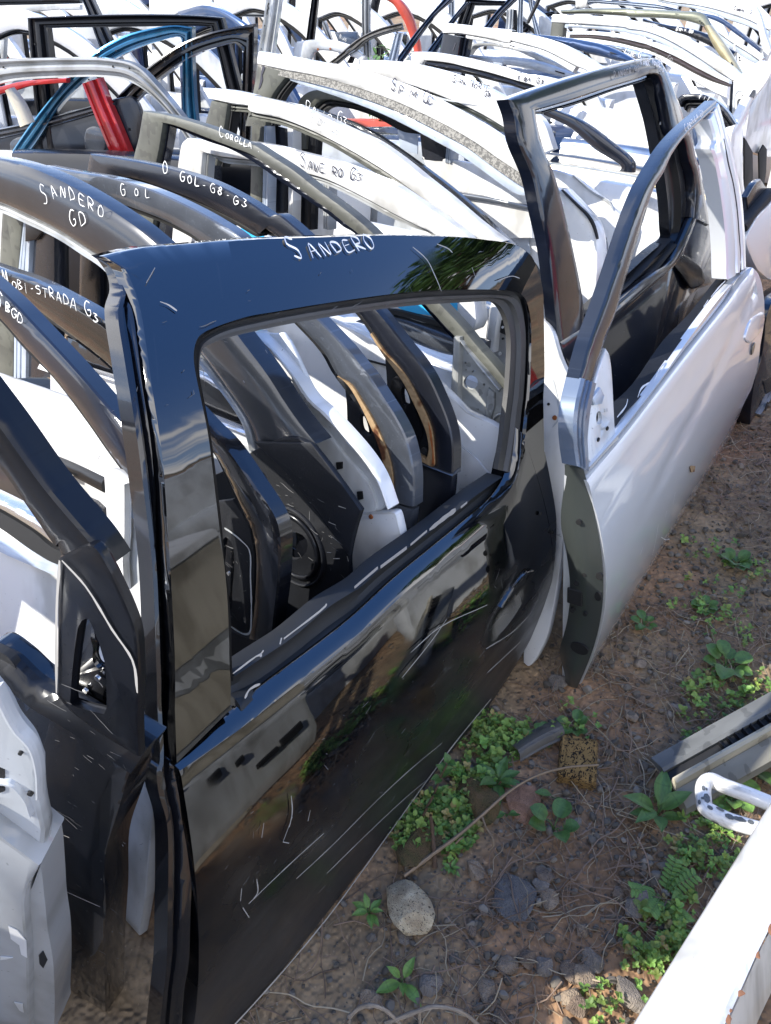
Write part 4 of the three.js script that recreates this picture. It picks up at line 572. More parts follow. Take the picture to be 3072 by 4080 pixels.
plate(s28,'panel_hole',M.white,[24,801,30,810,41,809,46,801,39,795,28,795],[],{w:0.003,th:.003,b:0,s:1});
disc(s28,'hole_rim',M.navyK,0.035,0.804,0.0180,0.0015);
shell(s28,M.navy,-0.059,0.091,0.45,0.1);
const bk=door('car_door','glossy black rear door with open window leaning on the stack beside the dirt aisle','car door',null,[-0.068,-0.745],53,9,{vb:0.72,a:0.1,b:0.1,c0:0.28,c:2.2,d:0.05,e:0.05,f:1.9});
band(bk,'window_frame',M.bkM,[-237,652,-187,759,-143,871,-108,963,-73,1049,-46,1101,-16,1144,12,1180,26,1202,35,1222,25,1238,79,1234,147,1222,246,1204,346,1182,502,1146,585,1124,678,1098,744,1076,817,1049,849,1028,867,1011,882,978,889,939,879,889,864,827,848,762,830,712,810,662,792,611],[-132,659,-112,698,-66,819,-37,922,-5,1027,14,1078,30,1107,43,1120,58,1128,72,1130,86,1130,108,1129,151,1125,195,1117,257,1106,423,1072,514,1050,616,1021,715,990,766,972,796,957,814,941,821,919,822,893,814,858,799,810,781,761,758,714,726,672,718,673],{p:'skin',k:[10],n:8,seg:4});
band(bk,'hinge_flange',M.blk,[39,1232,34,1213,20,1196,-8,1178,-46,1129,-76,1078,-101,1024,-142,901,-180,807,-220,710,-249,650,-254,648,-267,618,-277,568,-308,494,-335,432,-361,363,-391,289,-440,146],[41,1224,40,1205,33,1192,22,1174,-6,1136,-36,1092,-62,1038,-120,887,-158,791,-199,692,-229,632,-229,620,-240,583,-253,542,-284,464,-311,398,-338,322,-358,278,-410,56],{p:'flange',w:-0.022,dep:.03});
band(bk,'window_channel',M.rubG,[-105,683,-75,755,-47,844,-19,938,13,1042,33,1085,48,1101,63,1109,80,1110,102,1109,165,1100,250,1085,420,1049,515,1025,623,994,717,966,742,954,758,936,769,910,770,873,744,802,722,756,688,701,638,641],[-108,685,-78,757,-51,846,-22,940,9,1044,27,1087,41,1107,59,1121,83,1126,115,1126,181,1117,266,1102,435,1067,527,1045,632,1015,754,976,820,947,836,932,842,887,834,850,810,776,787,722,751,672,689,606],{p:'channel',w:-0.012,dep:.02});
band(bk,'belt_channel',M.rubG2,[-97,687,-43,680,16,672,105,670,186,658,240,659,388,646,544,637,638,627],[-115,636,-66,619,9,611,92,604,158,598,242,600,390,593,556,584,658,584],{p:'slot',w:-0.02,dep:.03});
strokes(bk,'seal_clip',M.dustW,[[-101,692,-48,686,-48,682],[-3,684,-10,677],[-40,688,-48,686],[0,680,95,675,99,677],[-100,646,-89,652,-79,651,-68,647]],0.004,-0.012);
strokes(bk,'seal_lip',M.dust,[[166,663,230,662],[236,659,311,653],[322,652,374,651],[381,649,439,646,468,643],[484,639,507,638]],0.009,-0.014);
band(bk,'belt_strip',M.bkM,[-238,653,-123,642,-52,637,29,628,140,619,258,619,375,613,505,606,591,605,645,620,685,657,718,704],[-237,641,-120,622,-45,615,39,605,139,598,264,596,384,586,523,574,608,576,652,596,693,645,725,684],{p:'chamfer',w:0.002,dep:.02});
band(bk,'outer_skin',M.bkM,[-236,639,-86,619,133,598,251,596,408,583,587,572,640,590,695,641,718,662,727,674],[-418,29,-270,12,-70,12,150,12,381,25,559,20,652,38,743,76,792,138,799,278],{p:'skin',n:14,seg:26,dep:.06,dents:1});
band(bk,'rear_corner',M.bkM,[727,674,748,668,773,650,789,631,792,613],[798,280,801,376,804,424,795,548,793,609],{p:'skin',n:8,seg:12,dep:.06});
writing(bk,M.inkW,'SANDERO',[0.286,1.164,0.326,1.159,0.361,1.153,0.408,1.145,0.463,1.138],0.024,0.004,0.0032);
strokes(bk,'scratch',M.dust,[[531,1119,546,1094,546,1069,546,1041],[592,1108,614,1094,619,1086],[41,1179,48,1173,53,1164],[72,1212,44,1201],[723,1007,773,1000,799,988],[654,1051,654,1031]],0.0018,0.004);
strokes(bk,'scratch',M.dust,[[-228,337,-179,329,-111,315,-56,301],[-131,266,-42,241,89,214,207,178,326,126],[-58,168,38,138,148,97,278,45],[232,483,323,473,486,410],[196,452,295,463,349,475],[477,292,610,238,685,227],[496,198,567,179,664,153],[299,478,324,478]],0.0022,0.003);
strokes(bk,'paint_chip',M.dust,[[-99,452,-107,420,-120,399],[-109,412,-139,384],[-139,384,-129,368],[-230,383,-239,361],[-202,369,-208,339,-218,336],[-239,343,-234,305],[-159,455,-171,434],[-73,387,-83,370]],0.0022,0.003);
plate(bk,'handle_slot',M.rubber,[562,357,608,366,671,364,666,340,625,339,586,343],[],{w:-0.006,th:.004,b:.0005});
band(bk,'handle_lip',M.bkM,[537,366,597,382,653,381,685,367],[550,352,607,367,656,371,682,358],{p:'round',w:0.004,dep:.014});
disc(bk,'bolt_hole',M.rubber,0.730,0.491,0.0050,0.0035);
disc(bk,'bolt_hole',M.rubber,0.778,0.413,0.0048,0.0035);
strokes(bk,'sill_edge',M.dustW,[[-412,62,-269,29,-70,12,145,30,377,54,548,51]],0.004,0.004);
const rg=door('car_door','glossy blue black rear door with tall angular frame between stack and silver door','car door',null,[0.544,-1.628],54,9,{vb:0.78,a:0.08,b:0.1,c0:0.5,c:1.0,d:0.05,e:0.03});
band(rg,'window_frame',M.navyK,[-80,777,-82,847,-84,987,-97,1056,-109,1139,-142,1210,-141,1255,-152,1286,-5,1288,240,1287,482,1281,601,1274,655,1258,704,1216,754,1157,807,1090,839,1056,877,986,906,948,954,854,998,762],[65,766,65,820,38,944,17,1028,-10,1119,-44,1184,-53,1235,-49,1250,121,1245,317,1243,500,1239,579,1239,623,1229,644,1200,668,1149,703,1070,777,1053,810,991,843,950,854,890,827,829],{p:'face',k:[7],seg:2});
band(rg,'window_channel',M.blkS,[8,1242,183,1237,386,1235,576,1231,655,1231,702,1220,750,1137,786,1055,864,1038,899,974,933,932,945,869,918,805,825,764,719,739,572,742,129,736],[23,1235,188,1229,388,1228,574,1224,587,1224,613,1182,645,1118,671,1034,657,1097,682,1017,695,961,710,897,715,819,718,800,636,797,565,796,132,770],{p:'inner',w:-0.03,dep:.03});
band(rg,'belt_rim',M.navyK,[831,828,747,786,651,753,494,758,123,750],[894,815,809,767,709,731,530,722,136,716],{p:'round',dep:.02});
plate(rg,'outer_skin',M.navyK,[-65,770,81,760,515,756,674,746,761,779,851,819,882,876,988,827,1032,744,1119,655,1169,598,1193,512,1580,12,970,12,3,375,-26,650],[],{w:-0.008,k:[0,6,13,14],th:.022});
plate(rg,'handle_recess',M.blkS,[663,744,740,743,826,705,928,639,947,598,858,603,815,619,735,683],[],{w:-0.002,th:.01,b:.004,s:1});
band(rg,'belt_seal',M.plast,[115,772,367,768,696,801],[148,744,408,737,723,775],{p:'slot',w:-0.02,dep:.03});
writing(rg,M.inkW,'RANGE MONDE',[0.494,1.269,0.559,1.263,0.630,1.251],0.013,0.006,0.003);
writing(rg,M.inkW,'G3',[0.610,1.242,0.656,1.235],0.011,0.006,0.003);
writing(rg,M.dust,'RANGER G2',[0.327,1.259,0.397,1.261,0.491,1.260],0.016,0.006,0.003);
disc(rg,'bolt_hole',M.steel,0.677,1.171,0.0042,-0.028);
disc(rg,'bolt_hole',M.steel,0.681,1.110,0.0043,-0.028);
disc(rg,'bolt_hole',M.steel,0.701,1.083,0.0044,-0.028);
const sv=door('car_door','silver front door with slim dark arched frame and white lettering beside the aisle','car door',null,[0.488,-1.243],56,8,{vb:0.74,a:0.14,b:0.12,c0:0.3,c:0.5,d:0.02,e:0.06});
band(sv,'front_frame',M.dgreyG,[1063,1176,924,1167,779,1158,642,1142,552,1123,442,1095,350,1057,269,1014,191,971,130,939,52,898,-6,855],[1028,1160,881,1151,737,1139,637,1120,576,1099,497,1081,404,1031,324,985,262,949,211,914,124,873,48,822],{p:'face',dep:.03});
band(sv,'front_post',M.greyB,[-4,856,-49,817,-69,778,-75,736,-80,709],[49,823,11,789,-14,752,-31,714,-46,681],{p:'post',dep:.03});
writing(sv,M.inkW,'COROLLA GD',[0.755,1.153,0.799,1.159,0.859,1.165,0.920,1.163],0.014,0.006,0.0032);
plate(sv,'mirror_panel',M.steelL,[126,864,139,844,138,783,113,684,41,685,-20,685,-29,703,-7,741,19,786,42,814],[[38,754,45,763,57,762,67,753,68,740,59,732,47,733,39,741],[68,813,67,812,65,812,63,813,60,814,58,815,56,817,56,818,57,819,59,819,61,819,64,818,66,816,68,814],[22,739,21,738,19,738,17,738,14,740,12,741,11,743,10,744,11,745,13,745,16,745,18,743,21,742,22,740]],{k:[0,3,5],th:.008,b:.002});
plate(sv,'panel_wedge',M.steelB,[18,805,66,808,81,784,64,772,25,787],[],{w:0.006,th:.01,b:.005});
disc(sv,'bolt_hole',M.rubber,0.077,0.713,0.0047,0.002);
disc(sv,'bolt_hole',M.rubber,0.028,0.712,0.0046,0.002);
plate(sv,'panel_slot',M.lgrey,[78,756,94,750,94,742,78,748],[],{w:0.0025,th:.003,b:.001});
band(sv,'rear_post',M.silver,[1068,1169,1083,1111,1113,1073,1132,1028,1161,968,1191,903,1203,824,1213,743,1200,704],[957,1148,970,1095,936,1083,951,1055,971,999,987,938,998,877,1002,803,997,731],{p:'post',dep:.04});
band(sv,'post_seal',M.rubber,[1050,1084,1069,1024,1102,962,1124,894,1135,817,1144,737,1134,708],[1032,1090,1048,1029,1079,967,1101,900,1112,823,1122,743,1103,717],{p:'round',w:0.006,dep:.01});
band(sv,'belt_rail',M.silver,[-31,661,156,662,375,665,636,670,984,674,1136,689,1253,687],[-40,688,127,684,340,687,582,701,868,712,1025,710,1197,705],{p:'chamfer',w:0.006,dep:.02});
band(sv,'belt_slot',M.plast,[8,657,182,653,403,657,654,671,951,682,1114,681],[19,665,177,692,347,684,575,702,798,697,1062,707],{p:'slot',w:-0.02,dep:.03});
strokes(sv,'seal_clip',M.steelL,[[151,702,206,704,221,712],[273,693,299,702,352,695],[383,690,435,698,470,696],[530,689,583,690,624,691],[667,693,737,689,832,696],[795,720,839,724],[865,723,954,724,1009,722]],0.006,-0.008);
plate(sv,'seal_block',M.dustW,[-37,685,30,680,120,676,130,666,34,671,-19,672],[],{th:.012,b:.004});
band(sv,'outer_skin',M.silver,[-49,661,160,657,390,660,665,664,1003,667,1119,673,1223,674,1275,680],[20,12,240,12,550,12,790,12,1120,12,1370,12,1327,164,1403,205],{p:'skin',n:10,seg:26,dep:.05,dents:2});
band(sv,'rear_edge',M.silver,[1275,680,1322,651,1355,606,1376,542],[1403,205,1357,306,1351,394,1379,474],{p:'skin',n:4,seg:10,dep:.05});
hingeFace(sv,'hinge_face',M.steelD,1);
plate(sv,'handle_recess',M.silver,[1117,517,1169,545,1272,535,1359,507,1353,468,1255,465,1169,479],[],{w:0.001,th:.008,b:.006,s:1});
plate(sv,'handle_hole',M.rubber,[1195,510,1237,529,1279,524,1269,504,1227,498],[],{w:0.004,th:.006,b:.001});
disc(sv,'lock_hole',M.steelD,1.222,0.442,0.0210,0.004);
strokes(sv,'scratch',M.whiteI,[[335,323,345,267,364,203],[401,324,398,306],[418,225,535,134,710,12],[217,331,206,316],[460,347,458,309]],0.0025,0.003);
plate(sv,'dent_scrape',M.rustE,[584,353,593,354,648,322,655,299,608,324],[],{w:0.004,th:.002,b:0});
const wf=door('car_door','white door with curved frame and dark seal standing beyond the silver door','car door',null,[1.360,-3.051],52,6,null);
band(wf,'window_frame',M.white,[385,1087,328,1074,255,1055,188,1029,112,988,40,941,-10,909,0,855,-5,856,68,773,184,673,270,594,326,523],[446,1062,376,1050,289,1034,229,1012,160,973,145,928,126,893,151,828,162,804,229,691,283,623,360,537,397,502],{p:'face',dep:.03});
band(wf,'window_seal',M.navyK,[287,1066,211,1038,130,1003],[332,1046,250,1024,166,992],{p:'flat',w:0.004,dep:.01});
writing(wf,M.inkB,'AGILE GD',[0.208,1.031,0.241,1.045,0.286,1.057],0.013,0.006,0.0022);
plate(wf,'inner_panel',M.white,[323,934,474,1009,665,1001,882,680,334,779],[],{w:-0.05,k:[0,4],th:.03});
plate(wf,'panel_gap',M.rubber,[243,844,285,824,393,764,480,623,431,604,399,596,366,625],[],{w:-0.03,th:.006,b:.001});
plate(wf,'panel_gap',M.rubber,[488,744,535,767,600,738,652,640,658,578,569,619],[],{w:-0.03,th:.006,b:.001});
const fs=door('car_door','pale silver door with dark belt seal farthest along the aisle','car door',null,[1.224,-2.382],52,7,null);
plate(fs,'outer_skin',M.silver,[213,840,136,815,10,804,-62,775,-73,754,14,677,115,607,306,517,580,434],[],{k:[0,3,6,8],th:.06});
band(fs,'belt_seal',M.rubber,[146,857,102,853,-30,832,-123,815],[163,829,122,819,-8,807,-81,780],{p:'round',w:0.005,dep:.03});
plate(fs,'mirror_panel',M.dgrey,[-65,875,-1,900,55,902,158,840,65,825,-10,807],[],{w:-0.02,k:[0,2,5],th:.02});
const dr=door('car_door','dark blue black door with pale bracket at the bend of the aisle','car door',null,[1.395,-2.527],54,6,null);
plate(dr,'outer_skin',M.navyK,[236,464,-91,499,-118,462,-66,304,-100,223,-72,98,-30,12,110,12,200,12,620,12],[],{k:[0,6,9],th:.06});
plate(dr,'pale_bracket',M.steelL,[70,12,280,12,70,12],[],{w:0.012,th:.02,b:.003});
disc(dr,'bolt_hole',M.rubber,0.147,0.012,0.0189,0.0135);
plate(dr,'panel_recess',M.blkS,[29,169,235,110,310,12,150,61],[],{w:0.004,th:.006,b:.003});
const l1=door('car_door','black square cornered door frame with grooved inner side','car door','inner-side door frames in the back row',[-1.457,-3.604],-8,4,null);
band(l1,'window_frame',M.blkS,[-94,435,-77,648,-63,795,-43,941,-17,1104,0,1204,239,1215,517,1222,720,1220,814,1215,834,1118,866,962,921,746],[3,439,25,651,37,797,52,937,67,1070,77,1169,230,1174,510,1181,703,1186,763,1184,785,1083,806,961,863,745],{p:'inner',k:[5,9],dep:.04});
disc(l1,'screw_hole',M.rubber,0.011,1.113,0.0033,0.006);
disc(l1,'screw_hole',M.rubber,-0.014,0.997,0.0034,0.006);
disc(l1,'screw_hole',M.rubber,-0.048,0.763,0.0036,0.006);
shell(l1,M.blkS,-0.094,0.921,0.7,0.1);
const l2=door('car_door','metallic blue arched door frame with bright light streak','car door','inner-side door frames in the back row',[-0.771,-3.485],-8,4,null);
band(l2,'window_frame',M.blue,[-1014,575,-928,668,-766,825,-614,954,-524,1028,-400,1105,-286,1151,-178,1176,-74,1189,0,1184,-16,1050,-26,857,-9,679],[-956,557,-869,656,-767,747,-622,892,-516,968,-399,1042,-260,1103,-151,1133,-56,1150,-49,1140,-61,1037,-82,868,-76,677],{p:'inner',k:[9],dep:.04});
disc(l2,'screw_hole',M.rubber,-0.467,0.994,0.0033,0.006);
disc(l2,'screw_hole',M.rubber,-0.328,1.099,0.0032,0.006);
disc(l2,'screw_hole',M.rubber,-0.854,0.698,0.0037,0.006);
shell(l2,M.blue,-1.014,0.000,0.7,0.1);
const l3=door('car_door','black arched door frame with row of screw holes on its inner side','car door','inner-side door frames in the back row',[-0.524,-3.413],-14,4,null);
band(l3,'window_frame',M.blk,[-1026,552,-954,641,-840,742,-690,884,-555,988,-429,1069,-311,1130,-200,1166,-94,1188,0,1203,-13,1088,-30,967,-56,758],[-945,536,-863,639,-717,787,-588,889,-483,967,-360,1042,-244,1098,-149,1124,-78,1135,-54,1115,-62,1047,-73,965,-108,755],{p:'inner',k:[9],dep:.04});
disc(l3,'screw_hole',M.rubber,-0.736,0.814,0.0044,0.006);
disc(l3,'screw_hole',M.rubber,-0.618,0.914,0.0042,0.006);
disc(l3,'screw_hole',M.rubber,-0.505,0.996,0.0041,0.006);
disc(l3,'screw_hole',M.rubber,-0.394,1.064,0.0040,0.006);
disc(l3,'screw_hole',M.rubber,-0.289,1.111,0.0039,0.006);
disc(l3,'screw_hole',M.rubber,-0.853,0.702,0.0046,0.006);
shell(l3,M.blkS,-1.026,-0.000,0.7,0.1);
const l4=door('car_door','grey arched door frame with stepped ribs crossing behind the black one','car door','inner-side door frames in the back row',[-1.230,-3.305],-12,4,null);
band(l4,'window_frame',M.steel,[-343,1089,-212,1095,0,1104,172,1105,283,1086,359,1020,446,920,534,810],[-373,990,-263,1017,-51,1036,139,1044,233,1036,309,1002,392,926,478,807],{p:'inner',dep:.04});
disc(l4,'screw_hole',M.rubber,-0.274,1.065,0.0039,0.006);
disc(l4,'screw_hole',M.rubber,0.191,1.081,0.0037,0.006);
disc(l4,'screw_hole',M.rubber,0.258,1.077,0.0037,0.006);
shell(l4,M.dgrey,-0.373,0.534,0.75,0.1);
const l5=door('car_door','red door with sun bleached frame and straight pillar','car door','inner-side door frames in the back row',[-1.164,-3.491],-12,4,null);
band(l5,'window_frame',M.red,[-542,955,-478,962,-403,979,-328,990,-163,1003],[-556,911,-487,932,-412,948,-334,968,-167,985],{p:'face',dep:.03});
band(l5,'pillar',M.red,[-17,1008,4,931,34,840,66,737,99,616],[-96,985,-78,916,-50,818,-18,713,18,598],{p:'inner',dep:.04});
shell(l5,M.red,-0.556,0.099,0.5,0.1);
const l6=door('car_door','black door frame with olive faced leaning pillar','car door','inner-side door frames in the back row',[-1.428,-4.374],-12,4,null);
band(l6,'window_frame',M.blkS,[-550,1214,-315,1215,-76,1215],[-564,1170,-325,1179,-73,1188],{p:'inner'});
band(l6,'pillar',M.dgrey,[-9,1223,22,1143,63,1041,133,893],[-66,1222,-44,1162,-6,1011,56,869],{p:'inner'});
shell(l6,M.blkS,-0.564,0.133,0.75,0.1);
const l7=door('car_door','pale grey rounded door frame at the corner of the back row','car door','inner-side door frames in the back row',[-1.858,-4.738],-12,4,null);
band(l7,'window_frame',M.steelL,[-312,785,-255,976,-201,1127,-97,1150,98,1162,267,1159],[-274,811,-202,1023,-172,1091,-109,1107,90,1131,262,1136],{p:'face'});
shell(l7,M.lgrey,-0.312,0.267,0.8,0.1);
const l8=door('car_door','dark grey door inner panel behind the black square frame','car door','inner-side door frames in the back row',[-1.375,-3.583],-12,4,null);
plate(l8,'inner_panel',M.dgrey,[-403,777,-163,826,4,868,133,895,237,926,321,932,351,854,296,670,259,461,-515,413],[],{k:[0,4,8,9],th:.03});
band(l8,'belt_fold',M.greyM,[-395,779,-157,825,9,866,242,925],[-408,738,-167,789,1,831,236,894],{p:'inner',w:0.01,dep:.02});
plate(l8,'panel_recess',M.greyM,[85,805,148,814,167,757,126,709,66,720],[],{w:0.004,th:.008,b:.004,s:1});
plate(l8,'panel_recess',M.greyM,[-298,736,-193,767,-191,714,-297,682],[],{w:0.004,th:.008,b:.004,s:1});
disc(l8,'panel_hole',M.rubber,0.285,0.813,0.0064,0.002);
disc(l8,'panel_hole',M.rubber,0.280,0.749,0.0065,0.002);
disc(l8,'panel_hole',M.rubber,-0.239,0.691,0.0069,0.002);
disc(l8,'panel_hole',M.rubber,-0.202,0.707,0.0068,0.002);
const l9=door('car_door','beige and grey door with sagging seal near the red pillar','car door','inner-side door frames in the back row',[-1.546,-3.506],-12,4,null);
band(l9,'pillar',M.beigeP,[-10,970,28,917,50,844],[-44,957,-21,878,-14,822],{p:'crown'});
shell(l9,M.white,-0.044,0.050,0.7,0.1);
const l10=door('car_door','white door with dark loose seal behind the blue arch','car door','inner-side door frames in the back row',[-1.858,-4.991],-12,4,null);
plate(l10,'outer_skin',M.white,[-85,1022,-7,1008,76,970,203,901,227,821,106,742,-214,732],[],{k:[0,6],th:.05});
band(l10,'loose_seal',M.dgrey,[-13,956,78,953,154,933,206,890],[-17,940,68,935,140,915,194,882],{p:'round',w:0.01});
shell(l10,M.white,-0.214,0.227,0.7,0.1);
const u1=door('car_door','pale grey grooved door post rising above the white arcs','car door','inner-side door frames in the back row',[-0.520,-3.785],-12,4,null);
band(u1,'pillar',M.steelL,[75,1282,67,1250,44,1154,22,1061,8,985],[8,1281,1,1249,-21,1159,-48,1066,-63,983],{p:'inner'});
strokes(u1,'rust_crack',M.rubber,[[19,1240,13,1230,14,1221,9,1211,7,1198]],0.006,0.012);
disc(u1,'screw_hole',M.rubber,-0.009,1.158,0.0026,0.008);
disc(u1,'screw_hole',M.rubber,-0.031,1.073,0.0026,0.008);
shell(u1,M.white,-0.063,0.075,0.6,0.1);
const u2=door('car_door','narrow black door post beside the olive arch','car door','inner-side door frames in the back row',[-0.374,-4.446],-12,4,null);
band(u2,'pillar',M.blkS,[32,1235,26,1198,11,1115,-4,1031],[0,1234,-7,1197,-24,1115,-41,1030],{p:'inner'});
shell(u2,M.blkS,-0.041,0.032,0.6,0.1);
const u3=door('car_door','olive grey slim door post with pale edge','car door','inner-side door frames in the back row',[-0.101,-3.785],-12,4,null);
band(u3,'pillar',M.steel,[16,1281,16,1249,15,1143,18,1037],[-17,1280,-18,1249,-16,1143,-8,1053],{p:'inner'});
shell(u3,M.lgrey,-0.018,0.018,0.6,0.1);
const u4=door('car_door','black tapering door post crossing the olive one','car door','inner-side door frames in the back row',[-0.104,-5.120],-30,4,null);
band(u4,'pillar',M.blkS,[39,1180,25,1146,-27,988,-78,959,-153,826],[-14,1178,-25,1144,-45,1014,-105,948,-185,829],{p:'crown'});
shell(u4,M.blkS,-0.185,0.039,0.6,0.1);
const u5=door('car_door','olive grey arched door frame with rounded corner','car door','inner-side door frames in the back row',[-0.621,-5.583],-12,4,null);
band(u5,'window_frame',M.steel,[-353,1051,-235,1052,-47,1054,93,1047,184,1038,230,1017,257,964,281,907,318,831],[-357,1015,-238,1017,-49,1015,91,1021,160,1014,206,990,233,948,255,905,294,830],{p:'inner',dep:.04});
shell(u5,M.lgrey,-0.357,0.318,0.7,0.1);
const u6=door('car_door','small pale grey door arch with rusty spots','car door','inner-side door frames in the back row',[-0.322,-3.792],-12,4,null);
band(u6,'window_frame',M.steelL,[-112,981,-97,1041,-81,1097,-24,1104,32,1108,80,1105,140,1093,180,1077,219,1052],[-29,983,-19,1033,-6,1056,15,1066,59,1067,112,1060,152,1051,180,1042,207,1028],{p:'face',k:[2]});
disc(u6,'rust_spot',M.rust,0.016,1.072,0.0045,0.004);
disc(u6,'rust_spot',M.rust,0.071,1.075,0.0044,0.004);
shell(u6,M.lgrey,-0.112,0.219,0.7,0.1);
const u7=door('car_door','brown striped grey door frame sloping behind the pale arch','car door','inner-side door frames in the back row',[-0.050,-3.723],-12,4,null);
band(u7,'window_frame',M.brownG,[-215,1025,-158,1064,-118,1095,-70,1124,8,1156,100,1177],[-175,1020,-122,1055,-82,1077,-47,1106,20,1130,108,1152],{p:'inner'});
band(u7,'pillar',M.steelB,[106,1141,94,1090,81,1037,68,996],[75,1137,61,1089,46,1039,37,995],{p:'inner'});
shell(u7,M.lgrey,-0.215,0.108,0.7,0.1);
const u8=door('car_door','coral red curved door frame faded by sun','car door','inner-side door frames in the back row',[0.115,-4.657],-12,4,null);
band(u8,'window_frame',M.coral,[-98,1202,-69,1187,-42,1168,-13,1138,10,1103,31,1052,53,984,65,902],[-174,1201,-140,1182,-97,1160,-67,1125,-38,1086,-12,1035,14,974,31,901],{p:'crown',dep:.04});
shell(u8,M.coral,-0.174,0.065,0.6,0.1);
const u9=door('car_door','crimson door frame behind the slanted blue bar','car door','inner-side door frames in the back row',[0.229,-5.343],-12,4,null);
band(u9,'window_frame',M.red,[-73,1148,-56,1131,-1,1098,44,1066,80,1039],[-143,1147,-115,1125,-49,1088,12,1051,75,1001],{p:'crown'});
shell(u9,M.red,-0.143,0.080,0.6,0.1);
const u10=door('car_door','slanted dark blue door bar rising from the white rows','car door','inner-side door frames in the back row',[0.157,-4.272],-12,4,null);
band(u10,'window_frame',M.navyB,[122,1245,98,1216,25,1140,-43,1065,-125,964,-174,909],[173,1245,146,1213,76,1159,1,1073,-80,970,-128,910],{p:'inner'});
disc(u10,'screw_hole',M.rubber,-0.077,1.009,0.0037,0.008);
shell(u10,M.navy,-0.174,0.173,0.6,0.1);
const u11=door('car_door','second slim dark blue door bar beside a black box frame','car door','inner-side door frames in the back row',[0.299,-4.457],-12,4,null);
band(u11,'window_frame',M.navyB,[75,1190,0,1106,-56,1036,-104,978,-129,923],[102,1191,29,1107,-15,1041,-57,975,-83,925],{p:'inner'});
shell(u11,M.navy,-0.129,0.102,0.6,0.1);
const u12=door('car_door','black box shaped door frame with bright inner lip','car door','inner-side door frames in the back row',[0.391,-4.532],-12,4,null);
band(u12,'window_frame',M.blkS,[-63,996,-46,1089,-19,1168,-8,1198,110,1192,190,1191],[-7,997,14,1088,34,1153,37,1168,112,1169,179,1170],{p:'inner',k:[3]});
shell(u12,M.blkS,-0.063,0.190,0.6,0.1);
const u13=door('car_door','thick dark blue door bar pointing down to a white roof edge','car door','inner-side door frames in the back row',[0.567,-4.653],-12,4,null);
band(u13,'window_frame',M.navyB,[86,1228,36,1182,-23,1122,-70,1064,-108,1013],[140,1229,91,1183,23,1123,-27,1061,-65,1010],{p:'inner'});
shell(u13,M.navy,-0.108,0.140,0.6,0.1);
const u14=door('car_door','pale blue grey straight door post near the red frames','car door','inner-side door frames in the back row',[0.356,-5.111],-12,4,null);
band(u14,'pillar',M.steelB,[11,1171,15,1120,18,1069,21,973],[-20,1170,-16,1119,-13,1059,-10,972],{p:'inner'});
shell(u14,M.lgrey,-0.020,0.021,0.6,0.1);
const u15=door('car_door','white narrow door post with black rubber channel','car door','inner-side door frames in the back row',[0.698,-5.186],-12,4,null);
band(u15,'pillar',M.steelL,[19,1097,22,1044,22,989,24,919],[-20,1092,-17,1043,-17,993,-15,918],{p:'inner'});
band(u15,'seal',M.blkS,[37,1093,46,1045,51,990,51,920],[19,1094,23,1044,25,991,27,919],{p:'round'});
shell(u15,M.white,-0.020,0.051,0.6,0.1);
const u16=door('car_door','pale blue pair of slanting door posts beside the dark arch','car door','inner-side door frames in the back row',[0.743,-5.096],-12,4,null);
band(u16,'pillar',M.steelB,[11,1163,13,1121,18,1061,25,1003,32,930],[-19,1163,-12,1121,-10,1061,-6,1002,-1,930],{p:'inner'});
band(u16,'pillar',M.steelB,[55,1173,68,1122,81,1084,134,977],[30,1172,46,1122,61,1084,99,976],{p:'inner'});
shell(u16,M.lgrey,-0.019,0.134,0.6,0.1);
const u17=door('car_door','dark grey arch ending at the olive pillared white door','car door','inner-side door frames in the back row',[0.885,-5.519],-40,4,null);
band(u17,'window_frame',M.dgrey,[-135,938,-90,984,-26,1026,45,1053,105,1065],[-63,943,-31,978,21,1010,67,1036,108,1047],{p:'inner'});
shell(u17,M.lgrey,-0.135,0.108,0.6,0.1);
const u18=door('car_door','short blue grey door shell with white scrawl and round speaker ring','car door','inner-side door frames in the back row',[-0.249,-5.290],-12,4,null);
plate(u18,'outer_skin',M.greyB,[-69,969,-22,974,66,976,66,917,16,911,-45,919],[],{k:[0,2,5],th:.04});
writing(u18,M.inkW,'NIVUS',[-0.041,0.938,0.006,0.927],0.018,0.004,0.0022);
shell(u18,M.lgrey,-0.069,0.066,0.6,0.1);
const u19=door('car_door','black leaning door post crossing the upper arches','car door','inner-side door frames in the back row',[0.768,-4.714],-12,4,null);
band(u19,'pillar',M.blkS,[27,1200,13,1161,-9,1113,-28,1073],[3,1200,-10,1160,-32,1109,-47,1072],{p:'crown'});
shell(u19,M.blkS,-0.047,0.027,0.6,0.1);
scuffs(s2,-0.55,-0.12,0.1,0.62,60,-0.0115);
scuffs(s2,-0.14,-0.0,0.66,0.95,26,0.0045);
scuffs(s4,-0.14,-0.03,0.55,0.75,26,-0.0075);
scuffs(s5,-0.28,-0.02,0.5,0.78,60,0.0045);
scuffs(s5,-0.17,-0.03,0.62,0.76,18,0.0105);
scuffs(s7,-0.12,-0.02,0.45,0.62,20,-0.0035);
scuffs(bk,-0.25,0.6,0.08,0.5,120,0.0035);
scuffs(bk,-0.2,0.5,1.05,1.16,30,0.003);
scuffs(rg,0.2,0.9,0.45,0.7,26,-0.0075);
